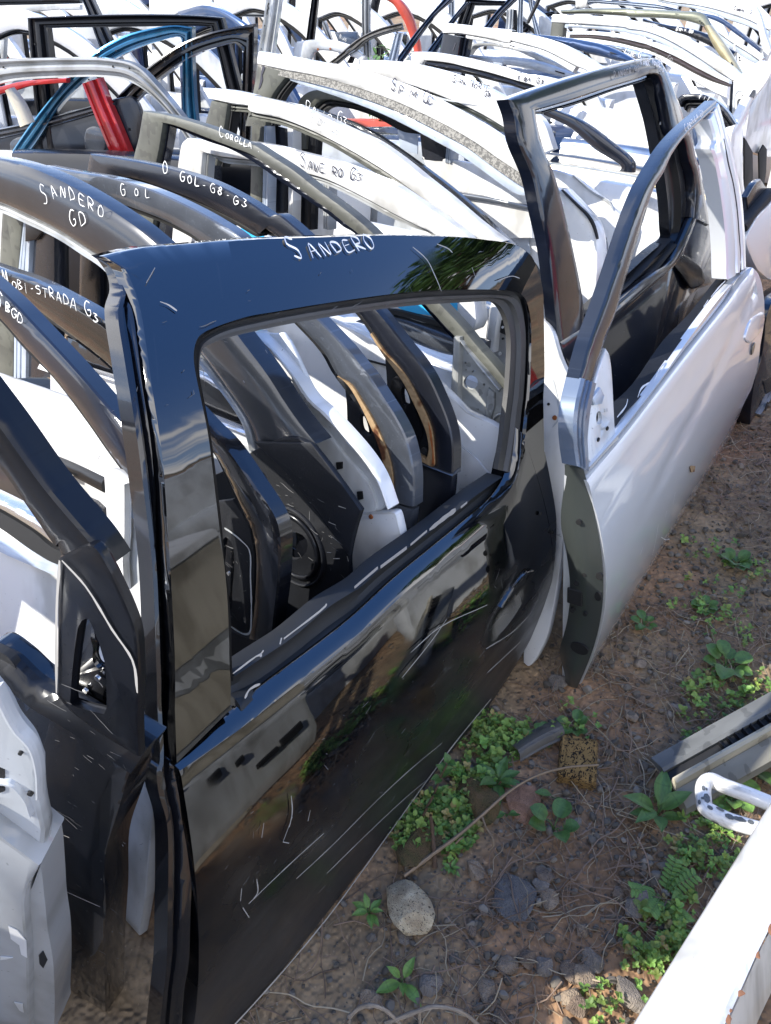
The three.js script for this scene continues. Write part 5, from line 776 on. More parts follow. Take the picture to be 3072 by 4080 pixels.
// ---- ground ----
const gh = (x, z) => .011 * (fbm(x * 3 + 20, z * 3 + 20, 1, 4) - .5) * 2 + .004 * (noise(x * 22 + 90, z * 22 + 90, 2) - .5) - .002;
{
  const ax = (lo, hi, d, far) => { const r = []; for (let v = lo; v <= hi + 1e-6; v += d) r.push(v); let s = d; for (let v = hi; v < far;) { s *= 1.25; v += s; r.push(v); } s = d; for (let v = lo; v > -far;) { s *= 1.25; v -= s; r.unshift(v); } return r; };
  const X = ax(-1.2, 2.6, .022, 90), Z = ax(-4.2, .4, .022, 90), pos = [], uv = [], idx = [];
  for (const z of Z) for (const x of X) { pos.push(x, Math.abs(x) < 5 && Math.abs(z) < 7 ? gh(x, z) : -.002, z); uv.push(x, -z); }
  const n = X.length; for (let j = 0; j < Z.length - 1; j++) for (let i = 0; i < n - 1; i++) { const a = j * n + i; idx.push(a, a + n, a + 1, a + 1, a + n, a + n + 1); }
  const g = new THREE.BufferGeometry(); g.setAttribute('position', new THREE.Float32BufferAttribute(pos, 3)); g.setAttribute('uv', new THREE.Float32BufferAttribute(uv, 2)); g.setIndex(idx); g.computeVertexNormals();
  const soil = dataTex(1024, (x, y) => {
    const n = fbm(x * 6, y * 6, 1, 6, 6), m = fbm(x * 20, y * 20, 4, 4, 20), s = noise(x * 260, y * 260, 3, 260), f = noise(x * 120, y * 120, 8, 120), r = step(.42, .6, fbm(x * 4, y * 4, 15, 3, 4));
    let k = .42 + .5 * (n * .55 + m * .45) + (f - .5) * .16; if (s > .9) k += .16; if (s < .08) k -= .1;
    return [k * mix(.66, .69, r), k * mix(.59, .57, r), k * mix(.5, .47, r)];
  }, true, 1.6);
  const bump = dataTex(1024, (x, y) => { const v = fbm(x * 60, y * 60, 2, 4, 60) * .6 + noise(x * 230, y * 230, 5, 230) * .4; return [v, v, v]; }, false, 1.6);
  struct('ground', g, new THREE.MeshStandardMaterial({ map: soil, bumpMap: bump, bumpScale: .012, roughness: .97, color: C(1.45, 1.29, 1.04) }));
}
// stones
function stoneGeo(seed, w, l, h, sub = 2) {
  const g = mergeVertices(new THREE.IcosahedronGeometry(1, sub).deleteAttribute('normal').deleteAttribute('uv')), p = g.attributes.position, R = rng(seed), cuts = [];
  for (let i = 0; i < 12; i++) cuts.push([new THREE.Vector3(R() - .5, (R() - .5) * .8, R() - .5).normalize(), .48 + R() * .34]);
  const v = new THREE.Vector3();
  for (let i = 0; i < p.count; i++) { v.fromBufferAttribute(p, i); for (const [n, d] of cuts) { const e = v.dot(n) - d; if (e > 0) v.addScaledVector(n, -e * .97); } v.multiplyScalar(1 + .12 * (fbm(v.x * 3 + seed, v.y * 3 + 5, v.z * 3 + 9, 3) - .5)); p.setXYZ(i, v.x * w / 2, v.y * h / 2, v.z * l / 2); }
  const q = toCreasedNormals(g, .3), uv = []; const pp = q.attributes.position; for (let i = 0; i < pp.count; i++) uv.push(pp.getX(i) + pp.getY(i) * .5, pp.getZ(i)); q.setAttribute('uv', new THREE.Float32BufferAttribute(uv, 2)); return q;
}
const spk = (n, a, b, sp) => dataTex(256, (x, y) => { const m = fbm(x * 8, y * 8, n, 5, 8), s = noise(x * 70, y * 70, n + 3, 70); const t = clamp(m * 1.3 - .15); let c = a.map((e, i) => mix(e, b[i], t)); if (s > .82) c = c.map(e => e * sp); return c; }, true, .12);
const rockMat = (t, bs = .003) => new THREE.MeshStandardMaterial({ map: t, color: C(1.35, 1.25, 1.12), bumpMap: T.grain, bumpScale: bs, roughness: .95 });
M.granite = rockMat(spk(1, [.72, .69, .6], [.55, .5, .42], .45)); M.pinkrock = rockMat(spk(2, [.56, .45, .39], [.4, .31, .26], .8)); M.mossrock = rockMat(spk(3, [.38, .3, .22], [.24, .24, .13], .7)); M.slate = rockMat(spk(4, [.42, .42, .42], [.3, .3, .31], .8));
const stoneMats = [rockMat(spk(5, [.52, .48, .43], [.38, .34, .3], .8)), rockMat(spk(6, [.46, .42, .38], [.33, .29, .26], .75)), rockMat(spk(7, [.5, .48, .46], [.36, .35, .34], .85))];
function rock(name, label, cat, [x, z], mat, w, l, h, rot, seed) { const g = stoneGeo(seed, w * 1.15, l * 1.15, h * 1.3, 3); const o = mesh(name, g, mat); o.position.set(x, gh(x, z) + h * .4 + .002, z); o.rotation.y = rot; tag(o, label, cat); }
const stoneWhere = ['in the upper soil by the slate', 'above the pair near the slate', 'beside the slate', 'below the pair near the slate', 'on bare soil right of the granite', 'beside the bright sprig', 'under the curved stem', 'against the folded grass blade', 'right of the folded grass blade', 'low on the soil, pointed', 'below the pointed one', 'tucked under the granite', 'in the shade by the brown vine', 'at the lower picture edge', 'pinkish, above a slim grey one', 'slim, next to the pinkish one', 'beige, left of the pinkish one', 'largest by the white panel foot', 'pale, on dry grass', 'in the lowest corner by dry roots', 'dark, beneath the fern weed', 'flat, left of the lowest corner', 'small, above the dark one', 'near the white door edge', 'on the dirt near the plastic fragment', 'in rubble near the silver sill', 'at the edge of the bare dirt', 'close to the silver door foot'];
function stone([x, z], w, n) { const R = rng(n + 40), o = mesh('stone', stoneGeo(n + 100, w, w * (.8 + R() * .6), w * .6, 2), stoneMats[n % 3]); o.position.set(x, gh(x, z) + w * .2, z); o.rotation.set((R() - .5) * .3, R() * 6, (R() - .5) * .3); tag(o, `${['grey brown', 'brown grey', 'cool grey'][n % 3]} stone ${stoneWhere[n]}`, 'stone', 'loose stones on the soil'); }
function sponge([x, z]) {
  const g = new RoundedBoxGeometry(.085, .04, .115, 12, .012), p = g.attributes.position; for (let i = 0; i < p.count; i++) { const a = p.getX(i), b = p.getY(i), c = p.getZ(i), k = fbm(a * 60 + 9, b * 60, c * 60 + 4, 2), q = 1 + (k - .5) * .22 - (k < .36 ? .1 : 0); p.setXYZ(i, a * q, b * q, c * q); } g.computeVertexNormals();
  const t = dataTex(256, (u, v) => { const m = fbm(u * 9, v * 9, 3, 4, 9), s = noise(u * 34, v * 34, 6, 34); let c = [mix(.6, .44, m), mix(.48, .34, m), mix(.29, .19, m)]; if (s * .7 + m * .3 > .62) c = c.map(e => e * .28); return c; }, true, 1);
  const o = mesh('foam_block', g, new THREE.MeshStandardMaterial({ map: t, bumpMap: t, bumpScale: .006, roughness: 1 })); o.position.set(x, gh(x, z) + .022, z); o.rotation.set(.08, -.25, .05); tag(o, 'crumbling yellow brown foam block under the tip of the long twig', 'foam block');
}
function fragment(q) {   // shallow curved piece of grey plastic
  const pos = [], idx = [], uv = [], n = 14; for (let k = 0; k < 2; k++) for (let i = 0; i <= n; i++) for (let j = 0; j <= n; j++) { const s = i / n, t = j / n, x = mix(mix(q[0][0], q[1][0], s), mix(q[3][0], q[2][0], s), t), z = mix(mix(q[0][1], q[1][1], s), mix(q[3][1], q[2][1], s), t); const y = .012 + .026 * Math.sin(Math.min(1, t * 1.25) * Math.PI * .5) * (1 - step(.72, 1, t) * .75) + .008 * Math.sin(s * 3.1) + (t > .7 ? .003 * Math.sin(t * 60) : 0) - k * .004; pos.push(x, y, z); uv.push(x, z); }
  const m = n + 1, o0 = m * m; for (let i = 0; i < n; i++) for (let j = 0; j < n; j++) { const a = i * m + j; idx.push(a, a + 1, a + m, a + 1, a + m + 1, a + m, o0 + a, o0 + a + m, o0 + a + 1, o0 + a + 1, o0 + a + m, o0 + a + m + 1); }
  const rim = []; for (let i = 0; i < n; i++) rim.push([i * m, (i + 1) * m], [i * m + n, (i + 1) * m + n], [i, i + 1], [n * m + i, n * m + i + 1]); for (const [a, b] of rim) idx.push(a, b, o0 + a, b, o0 + b, o0 + a);
  const g = new THREE.BufferGeometry(); g.setAttribute('position', new THREE.Float32BufferAttribute(pos, 3)); g.setAttribute('uv', new THREE.Float32BufferAttribute(uv, 2)); g.setIndex(idx);
  tag(mesh('plastic_fragment', toCreasedNormals(g, .6), P([.2, .18, .16], { map: T.prime, roughness: .6, bumpMap: T.grain, bumpScale: .001 })), 'curved dusty grey brown plastic fragment above the flat stone', 'plastic piece');
}
const V3 = a => new THREE.Vector3(...a);
function tubeGeo(pts, r0, r1, seg = 6, n = 0, kn = 0, seed = 1) {
  const c = new THREE.CatmullRomCurve3(pts.map(V3)), N = n || pts.length * 6, g = new THREE.TubeGeometry(c, N, 1, seg, false), p = g.attributes.position, R = rng(seed), v = new THREE.Vector3();
  for (let i = 0; i <= N; i++) { const q = c.getPointAt(i / N), r = mix(r0, r1, i / N) * (1 + kn * (R() - .3)); for (let j = 0; j <= seg; j++) { const k = i * (seg + 1) + j; v.fromBufferAttribute(p, k).sub(q).multiplyScalar(r).add(q); p.setXYZ(k, v.x, v.y, v.z); } }
  g.computeVertexNormals(); return g;
}
const dry = new THREE.MeshStandardMaterial({ color: C(.42, .3, .2), map: T.prime, roughness: .9 }), dryPale = new THREE.MeshStandardMaterial({ color: C(.5, .4, .31), map: T.prime, roughness: .9 }), dryBrown = new THREE.MeshStandardMaterial({ color: C(.16, .1, .065), map: T.prime, roughness: .95 });
function twig(name, label, pts, r0, r1, forks) {
  const lift = a => a.map(([x, y, z]) => [x, y + gh(x, z) + .003, z]), mt = name === 'long_twig' ? dry : name === 'dry_vine' ? dryPale : dryBrown;
  const o = mesh(name, tubeGeo(lift(pts), r0, r1, 7, 40, .35, pts.length), mt); tag(o, label, name.includes('stem') ? 'stem' : 'twig');
  forks.forEach(f => mesh('fork', tubeGeo(lift(f), r1 * 1.2, r1 * .8, 6, 16, .3, 3), mt, o));
  if (name === 'leafy_stem') { const R = rng(5); const lv = lift(pts); for (let i = 0; i < 14; i++) { const q = lv[Math.min(lv.length - 1, 1 + Math.floor(i / 3))]; const l = mesh('leaf', leafGeo(.022, .008, .3), M.leaf, o); l.position.set(...q); l.rotation.set(R() * .6 - .3, R() * 6.3, .3 + R() * .6); } }
}
// plants
const leafy = c => new THREE.MeshPhysicalMaterial({ color: C(...c), roughness: .55, side: THREE.DoubleSide, transmission: .25, thickness: 0, map: T.leafTex });
T.leafTex = dataTex(128, (x, y) => { const n = fbm(x * 6, y * 6, 4, 3, 6), k = .75 + .35 * n - (Math.abs(x - .5) < .02 ? .1 : 0); return [k, k, k * .95]; }, true, .06);
M.leaf = leafy([.1, .21, .045]); M.leafL = leafy([.19, .35, .07]); M.leafS = leafy([.1, .22, .04]);
function leafGeo(len, wid, curl, kind = 0) {   // blade along +x, folded at the midrib, with thickness
  const pos = [], uv = [], idx = [], n = 8, c = 4; for (let i = 0; i <= n; i++) { const t = i / n, w = wid * (kind ? Math.pow(Math.sin(Math.min(1, t * .93 + .07) * Math.PI), .55) : Math.sin(Math.pow(t, .8) * Math.PI)) + .0002; for (let j = 0; j <= c; j++) { const s = j / c * 2 - 1; pos.push(len * t, Math.abs(s) * w * .35 + curl * len * (t * .9 - t * t * 1.1) + .0006 * Math.sin(t * 30) * Math.abs(s), s * w); uv.push(t * .06, s * .03 + .03); } }
  for (let i = 0; i < n; i++) for (let j = 0; j < c; j++) { const a = i * (c + 1) + j; idx.push(a, a + 1, a + c + 1, a + 1, a + c + 2, a + c + 1); }
  const g = new THREE.BufferGeometry(); g.setAttribute('position', new THREE.Float32BufferAttribute(pos, 3)); g.setAttribute('uv', new THREE.Float32BufferAttribute(uv, 2)); g.setIndex(idx); g.computeVertexNormals(); return g;
}
function plant(name, label, [x, z], kind, size, mat, seed, nl) {
  const R = rng(seed + 60), o = thing(name, label, 'weed', [x, gh(x, z), z]);
  const st = []; const hgt = size * (kind === 'fern' ? .5 : .7);
  for (let i = 0; i < nl; i++) {
    const a = i * 2.4 + R(), h = hgt * (.3 + .7 * i / nl), sp = size * .25 * (kind === 'round' ? 1.6 : .5), bx = Math.cos(a) * sp, bz = Math.sin(a) * sp;
    if (kind === 'fern') {
      const e = [Math.cos(a) * size * 1.2, h + size * .4, -Math.sin(a) * size * 1.2]; st.push(tubeGeo([[0, 0, 0], [e[0] * .5, e[1] * .9, e[2] * .5], e], .0012, .0006, 5, 8));
      const gs = []; for (let k = 0; k < 7; k++) for (const s of [-1, 1]) { const t = .25 + k * .11, l = leafGeo(size * .3, size * .075, .1, 1); l.rotateY(a + s * 1.2); l.translate(e[0] * t, e[1] * (t * 1.3 - t * t * .3), e[2] * t); gs.push(l); } mesh('frond', mergeGeometries(gs), mat, o); continue;
    }
    st.push(tubeGeo([[0, 0, 0], [bx * .4, h * .7, bz * .4], [bx, h, bz]], .0018, .001, 5, 6));
    const L = size * (.75 + R() * .5), g = kind === 'round' ? leafGeo(L * .75, L * .34, .15 + R() * .2, 1) : leafGeo(L, L * .22, .2 + R() * .25); g.rotateZ(.15 + R() * .5 - (i < 3 ? .15 : 0)); g.rotateY(-a); g.translate(bx, h, bz); mesh('leaf', g, mat, o);
  }
  mesh('stem', mergeGeometries(st), M.leaf, o);
}
function cover(name, label, spots) {
  const gs = []; for (let k = 0; k < 4; k++) { const l = leafGeo(.011, .0042, .2, 1); l.rotateZ(.25 + k * .12); l.rotateY(k * 1.7); l.translate(0, .006 + k * .003, 0); gs.push(l); }
  const g = mergeGeometries(gs), list = []; for (const [x, z, r, n, s] of spots) { const R = rng(s); for (let i = 0; i < n; i++) { const a = R() * 6.283, q = r * Math.sqrt(R()) * (.75 + .5 * noise(a * 1.5, s, 3)), h = R(); if (noise(x * 9 + Math.cos(a) * q * 22, z * 9 + Math.sin(a) * q * 22, s) < .36) continue; list.push([x + Math.cos(a) * q, z + Math.sin(a) * q * .9, h * .035 * (1 - q / r * .6), R() * 6.28, .5 + R() * R() * 1.1]); } }
  const m = new THREE.InstancedMesh(g, new THREE.MeshPhysicalMaterial({ color: 0xffffff, roughness: .6, side: THREE.DoubleSide, transmission: .2, thickness: 0 }), list.length), q = new THREE.Object3D(), R = rng(spots.length);
  list.forEach(([x, z, h, a, s], i) => { q.position.set(x, gh(x, z) + h, z); q.rotation.set((R() - .5) * .7, a, (R() - .5) * .7); q.scale.setScalar(s); q.updateMatrix(); m.setMatrixAt(i, q.matrix); const k = .6 + R() * .8, y = R(); m.setColorAt(i, y > .93 ? C(.3 * k, .24 * k, .08 * k) : C(.17 * k * (.8 + .5 * y), .29 * k, .055 * k)); });
  m.name = numbered(name); m.castShadow = m.receiveShadow = true; scene.add(m); tag(m, label, 'ground cover', null, 'stuff');
}
// loose gravel and dry grass, uncountable
{
  const spot = (R, i) => { const t = R(), u = R() * R(); const along = t * 2.9 - .35; return [-.05 + along * .62 + (R() - .12) * .85, -.55 - along * .8 + (R() - .5) * .5]; };
  const R = rng(9), n = 8000, g = stoneGeo(7, 1, 1.15, .75, 1), m = new THREE.InstancedMesh(g, new THREE.MeshStandardMaterial({ color: 0xffffff, roughness: .95 }), n), q = new THREE.Object3D();
  for (let i = 0; i < n; i++) { const [x, z] = spot(R, i), s = .0025 + .02 * Math.pow(R(), 4) + .004 * R(); q.position.set(x, gh(x, z) + s * .3, z); q.rotation.set(R() * 6, R() * 6, R() * 6); q.scale.setScalar(s); q.updateMatrix(); m.setMatrixAt(i, q.matrix); const k = .085 + R() * R() * .2; m.setColorAt(i, C(k, k * .86, k * .68)); }
  m.name = 'gravel'; m.castShadow = m.receiveShadow = true; scene.add(m); tag(m, 'small gravel and crumbs of soil scattered along the aisle', 'gravel', null, 'stuff');
  const kinds = []; for (let k = 0; k < 5; k++) { const r = rng(k + 30), pts = []; let a = 0; for (let i = 0; i <= 4; i++) { pts.push([i / 4 - .5, .05 + .1 * Math.sin(i * 1.3 + k), (r() - .5) * .12 + .06 * Math.sin(i * .8 + k) * (k % 3)]); } kinds.push(tubeGeo(pts, .009, .005, 4, 9)); }
  const gms = new THREE.MeshStandardMaterial({ color: 0xffffff, roughness: .95 });
  kinds.forEach((kg, k) => {
    const N = 480, im = new THREE.InstancedMesh(kg, gms, N), R2 = rng(k + 70);
    for (let i = 0; i < N; i++) { let x, z, tries = 0; do { [x, z] = spot(R2, i); } while (fbm(x * 2.2 + 7, z * 2.2 + 3, 4, 2) < .5 - (z > -1.2 ? .1 : 0) && ++tries < 5); const s = .05 + R2() * .13; q.position.set(x, gh(x, z) + .002 + R2() * .012, z); q.rotation.set((R2() - .5) * .3, R2() * 6.3, (R2() - .5) * .25); q.scale.set(s, s * .35, s); q.updateMatrix(); im.setMatrixAt(i, q.matrix); const d = R2(), c = .5 + R2() * .7; im.setColorAt(i, d > .35 ? C(.24 * c, .165 * c, .115 * c) : C(.36 * c, .29 * c, .19 * c)); }
    im.name = numbered('dry_grass'); im.castShadow = im.receiveShadow = true; scene.add(im); tag(im, ['tangle of short dry grass stalks on the soil', 'thin curved dry stalks mixed in the soil', 'broken straw lying between the stones', 'dry root fibres over the bare dirt', 'wiry dead stems around the weeds'][k], 'dry grass', null, 'stuff');
  });
}
// ---- things on the other side of the aisle ----
function sweepBox(a, b, prof, name, mat, parent) {   // prof: points (across, up) swept from a to b
  const A = V3(a), B = V3(b), X = B.clone().sub(A), L = X.length(); X.normalize(); const Zs = new THREE.Vector3(-X.z, 0, X.x).normalize(), n = 24, pos = [], uv = [], idx = [], m = prof.length;
  for (let i = 0; i <= n; i++) for (let j = 0; j < m; j++) { const q = A.clone().addScaledVector(X, L * i / n).addScaledVector(Zs, prof[j][0]); q.y += prof[j][1]; pos.push(q.x, q.y, q.z); uv.push(L * i / n, prof[j][0] + prof[j][1]); }
  for (let i = 0; i < n; i++) for (let j = 0; j < m; j++) { const k = i * m + j, l = i * m + (j + 1) % m; idx.push(k, l, k + m, l, l + m, k + m); }
  for (let j = 1; j < m - 1; j++) idx.push(0, j, j + 1, n * m, n * m + j + 1, n * m + j);
  const g = new THREE.BufferGeometry(); g.setAttribute('position', new THREE.Float32BufferAttribute(pos, 3)); g.setAttribute('uv', new THREE.Float32BufferAttribute(uv, 2)); g.setIndex(idx); return mesh(name, toCreasedNormals(g, .5), mat, parent);
}
function trimStrip(p) {
  const [a, b] = p, o = thing('trim_strip', 'long grey trim strip with ribbed black channel and weathered beige lip', 'trim strip', [0, 0, 0]);
  const dir = V3(b).sub(V3(a)), e = V3(b).addScaledVector(dir, .5).toArray();
  sweepBox(a, e, [[-.055, .0], [-.055, .006], [-.02, .016], [-.012, .012], [-.012, .0]], 'upper_flange', P([.17, .175, .18], { map: T.prime, roughness: .6 }), o);
  sweepBox(a, e, [[-.011, .0], [-.011, .003], [.012, .003], [.012, .0]], 'channel_floor', M.rubber, o);
  sweepBox(a, e, [[.013, -.002], [.013, .026], [.019, .028], [.026, .024], [.03, .004], [.03, -.002]], 'pale_lip', P([.62, .56, .45], { map: T.prime, roughness: .75 }), o);
  sweepBox(a, e, [[.031, -.03], [.031, .006], [.05, .004], [.07, -.008], [.074, -.03]], 'lower_flange', P([.3, .285, .25], { map: T.prime, roughness: .8 }), o);
  for (let i = 0; i < 13; i++) { const t = .52 + i * .075, q = V3(a).addScaledVector(dir, t), r = mesh('rib', new RoundedBoxGeometry(.004, .012, .024, 2, .001), M.plast, o); r.position.set(q.x, q.y + .008, q.z); r.rotation.y = Math.atan2(-dir.z, dir.x); }
}
function loopHandle(p) {
  const o = thing('loop_handle', 'bent metal loop handle with chipped white paint beside the white panel', 'handle', [0, 0, 0]);
  mesh('tube', tubeGeo(p, .0125, .0125, 14, 90), P([.74, .74, .72], { map: T.paint, roughness: .45, clearcoat: .4 }), o);
  const R = rng(3), grey = P([.16, .17, .18], { roughness: .6, map: T.prime }), c = new THREE.CatmullRomCurve3(p.map(V3)), gs = [];
  for (let i = 0; i < 26; i++) { const t = .3 + R() * .6, q = c.getPointAt(t), a = R() * 6.3, tn = c.getTangentAt(t), n = new THREE.Vector3(0, 1, 0).applyAxisAngle(tn, a), g = new THREE.CircleGeometry(.002 + R() * R() * .008, 7); const m4 = new THREE.Matrix4().lookAt(n, new THREE.Vector3(), tn); g.scale(.7 + R() * .8, 1 + R() * 1.5, 1); g.applyMatrix4(m4); g.translate(q.x + n.x * .0129, q.y + n.y * .0129, q.z + n.z * .0129); gs.push(g); }
  mesh('chipped_paint', mergeGeometries(gs), grey, o);
}
// an upright door across the aisle: pressed inner panel facing the aisle
function acrossDoor(label, x, z, phi, lean, w, h, mat, dark, seed) {
  const d = door('car_door', label, 'car door', 'doors across the aisle', [x, z], phi, lean, null), E = (a) => a.map(v => Math.round(v * 1000));
  const R = rng(seed); plate(d, 'inner_panel', mat, E([0, .02, w, .02, w + .02, h * .5, w - .02, h * .93, w * .5, h, .03, h * .96, -.01, h * .5]), [E([.14, .2, .3, .14, .5, .18, .52, .36, .36, .46, .16, .4]), E([.62, .3, .78, .3, .8, .42, .64, .44])], { th: .05, b: .015, s: 1 });
  plate(d, 'panel_backing', dark, E([.08, .1, w - .1, .1, w - .1, h - .12, .08, h - .12]), [], { w: -.055, th: .01 });
  band(d, 'panel_rib', mat, E([.04, h * .72, w * .5, h * .8, w - .05, h * .7]), E([.04, h * .6, w * .5, h * .7, w - .05, h * .6]), { p: 'round', w: .012, dep: .02 });
  band(d, 'panel_rib', mat, E([.06, h * .3, .1, h * .5, .3, h * .56, .56, h * .5, .6, h * .25]), E([.1, h * .3, .13, h * .46, .3, h * .52, .53, h * .46, .56, h * .25]), { p: 'round', w: .01, dep: .02 });
  for (let i = 0; i < 8; i++) disc(d, 'panel_hole', M.rubber, .06 + R() * (w - .12), .08 + R() * (h - .15), .008 + R() * .014, .0015);
  return d;
}
function paleBody() {
  acrossDoor('pale blue grey door whose rounded edge shows above the trim strip', 1.57, -1.89, -128, 6, 1.1, .8, M.steelL, M.dgrey, 4);
}
function whitePanel(e1, e2) {
  const d = thing('car_door', 'white panel of a large door with rust spotted fold, sunlit, closest to the viewer', 'car door', [0, 0, 0]);
  const n = 30, geo = (rows, th) => { const pos = [], uv = [], idx = [], m = rows.length; for (let i = 0; i <= n; i++) for (let j = 0; j < m; j++) { const q = rows[j](i / n); pos.push(q.x, q.y, q.z); uv.push(i / n * 1.4, j * .06); } for (let i = 0; i < n; i++) for (let j = 0; j < m - 1; j++) { const a = i * m + j; idx.push(a, a + m, a + 1, a + 1, a + m, a + m + 1); } const g = new THREE.BufferGeometry(); g.setAttribute('position', new THREE.Float32BufferAttribute(pos, 3)); g.setAttribute('uv', new THREE.Float32BufferAttribute(uv, 2)); g.setIndex(idx); return toCreasedNormals(g, .6); };
  const c1 = new THREE.CatmullRomCurve3(e1.map(V3)), c2 = new THREE.CatmullRomCurve3(e2.map(V3)), P1 = t => c1.getPoint(t), P2 = t => c2.getPoint(t);
  const out = new THREE.Vector3(.78, 0, .62).normalize();
  const at = (s, dy) => t => { const a = P1(t), b = P2(t), q = a.clone().lerp(b, s); q.y += dy; return q; };
  mesh('top_panel', geo([at(-.01, -.02), at(0, -.004), at(.03, .003), at(.3, .012), at(.6, .014), at(.9, .006), at(.985, 0), at(1, -.006)]), M.white, d);
  const dn = (o, y) => t => P1(t).clone().addScaledVector(out, o).setY(y);
  mesh('aisle_lower_panel', geo([dn(.052, .47), dn(.062, .44), dn(.05, .4), dn(.055, .3), dn(.07, .26), dn(.06, .12), dn(.1, .02)]), M.steelL, d);
  { const R = rng(21), a = []; for (let i = 0; i < 9; i++) { const t = .12 + i * .095 + R() * .03, q = dn(.045, .16 + R() * .24)(t), g = new RoundedBoxGeometry(.03 + R() * .05, .02 + R() * .02, .012, 3, .005); g.rotateY(Math.atan2(-out.x, -out.z)); g.translate(q.x, q.y, q.z); mesh('panel_hole', g, M.rubber, d); } }
  mesh('aisle_panel', geo([dn(.004, .727), dn(.014, .70), dn(.03, .66), dn(.035, .55), dn(.05, .47)]), P([.66, .6, .47], { map: T.paint, roughness: .5, clearcoat: .6, clearcoatRoughness: .15 }), d);
  const dn2 = (o, y) => t => P2(t).clone().addScaledVector(out, o).setY(y);
  mesh('viewer_panel', geo([dn2(.001, .793), dn2(.008, .77), dn2(.03, .7), dn2(.04, .5), dn2(.04, .25), dn2(.03, .02)]), P([.5, .45, .37], { map: T.paint, roughness: .5, clearcoat: .5 }), d);
  const R = rng(12), gs = []; for (let i = 0; i < 12; i++) { const t = .3 + R() * .5, q = P2(t), g = stoneGeo(i, .005 + R() * R() * .016, .005 + R() * R() * .016, .0018, 1); g.translate(q.x + (R() - .8) * .006, q.y - .001, q.z + (R() - .5) * .006); gs.push(g); }
  mesh('rust_spots', mergeGeometries(gs), M.rustD, d);
}
rock('granite_rock','speckled pale granite rock with flat top beside the black door sill','stone',[0.044,-0.702],M.granite,0.085,0.12,0.05,0.5,3);
rock('flat_stone','pinkish brown flat stone under the long dry twig','stone',[0.301,-0.950],M.pinkrock,0.075,0.12,0.03,0.2,4);
rock('mossy_rock','brown mossy rock half buried at the foot of the black door','stone',[0.195,-0.953],M.mossrock,0.09,0.13,0.05,0.4,5);
rock('mossy_rock','greenish brown rock under the lower end of the long twig','stone',[0.063,-0.829],M.mossrock,0.13,0.09,0.04,0.9,6);
rock('slate_piece','blue grey slate piece lying flat on the soil','stone',[0.256,-0.741],M.slate,0.085,0.095,0.014,0.3,7);
stone([0.180,-0.793],0.05,0);
stone([0.323,-0.779],0.042,1);
stone([0.311,-0.756],0.04,2);
stone([0.321,-0.729],0.045,3);
stone([0.165,-0.679],0.03,4);
stone([0.084,-0.581],0.055,5);
stone([0.227,-0.615],0.042,6);
stone([0.264,-0.626],0.038,7);
stone([0.293,-0.610],0.04,8);
stone([0.182,-0.571],0.042,9);
stone([0.187,-0.552],0.035,10);
stone([0.038,-0.660],0.03,11);
stone([-0.025,-0.561],0.045,12);
stone([0.201,-0.528],0.04,13);
stone([0.384,-0.617],0.05,14);
stone([0.364,-0.590],0.05,15);
stone([0.341,-0.599],0.04,16);
stone([0.437,-0.558],0.06,17);
stone([0.376,-0.675],0.035,18);
stone([0.343,-0.539],0.05,19);
stone([0.490,-0.721],0.06,20);
stone([0.333,-0.556],0.045,21);
stone([0.463,-0.744],0.035,22);
stone([0.444,-1.279],0.05,23);
stone([0.593,-1.171],0.04,24);
stone([0.631,-1.224],0.035,25);
stone([0.714,-1.197],0.04,26);
stone([0.656,-1.333],0.04,27);
sponge([0.438,-1.040]);
fragment([[0.292,-1.087],[0.405,-1.158],[0.421,-1.100],[0.308,-1.038]]);
twig('long_twig','long dry forked twig lying over stones from the black door to the sponge',[[0.037,0.020,-0.773],[0.104,0.030,-0.818],[0.145,0.040,-0.844],[0.201,0.050,-0.886],[0.267,0.060,-0.938],[0.327,0.070,-0.968],[0.391,0.080,-0.983],[0.468,0.070,-0.995]],.0042,.002,[[[0.202,0.050,-0.886],[0.208,0.050,-0.862],[0.220,0.050,-0.836],[0.221,0.040,-0.826],[0.213,0.030,-0.823]],[[0.145,0.030,-0.836],[0.152,0.040,-0.839],[0.160,0.050,-0.840]]]);
twig('dry_vine','pale dry vine arching along the bottom over bare soil',[[-0.000,0.020,-0.513],[0.053,0.050,-0.520],[0.085,0.070,-0.521],[0.118,0.070,-0.517],[0.142,0.050,-0.514],[0.161,0.030,-0.506]],.004,.003,[[[0.058,0.050,-0.521],[0.060,0.020,-0.512]]]);
twig('dry_vine','pale dry vine bending beside the lance leaved sprig',[[-0.064,0.020,-0.522],[-0.045,0.040,-0.530],[-0.019,0.060,-0.527],[0.002,0.050,-0.522],[0.026,0.020,-0.512]],.004,.003,[]);
twig('brown_stem','brown upright broken stem at the sill of the black door',[[0.101,0.000,-0.801],[0.099,0.030,-0.821],[0.096,0.060,-0.846],[0.091,0.100,-0.857]],.005,.003,[]);
twig('leafy_stem','thin leafy stem climbing in front of the black door',[[0.077,0.030,-0.890],[0.087,0.080,-0.888],[0.100,0.120,-0.893],[0.111,0.160,-0.903],[0.116,0.180,-0.904],[0.125,0.200,-0.910]],.003,.0015,[]);
plant('broadleaf_weed','broadleaf weed with lance leaves by the pinkish flat stone',[0.249,-0.986],'star',0.051,M.leaf,1,9);
plant('lanceleaf_weed','tall lance leaved weed with pale bud on open soil',[0.584,-0.910],'star',0.068,M.leaf,2,8);
plant('sprig','bright green sprig with four lance leaves near the bottom',[0.031,-0.583],'star',0.041,M.leafL,3,5);
plant('roundleaf_weed','round leaved weed cluster near the trim strip',[0.873,-1.319],'round',0.058,M.leaf,4,8);
plant('vine_leaf','pair of notched vine leaves on dry grass',[0.359,-0.885],'round',0.051,M.leaf,5,5);
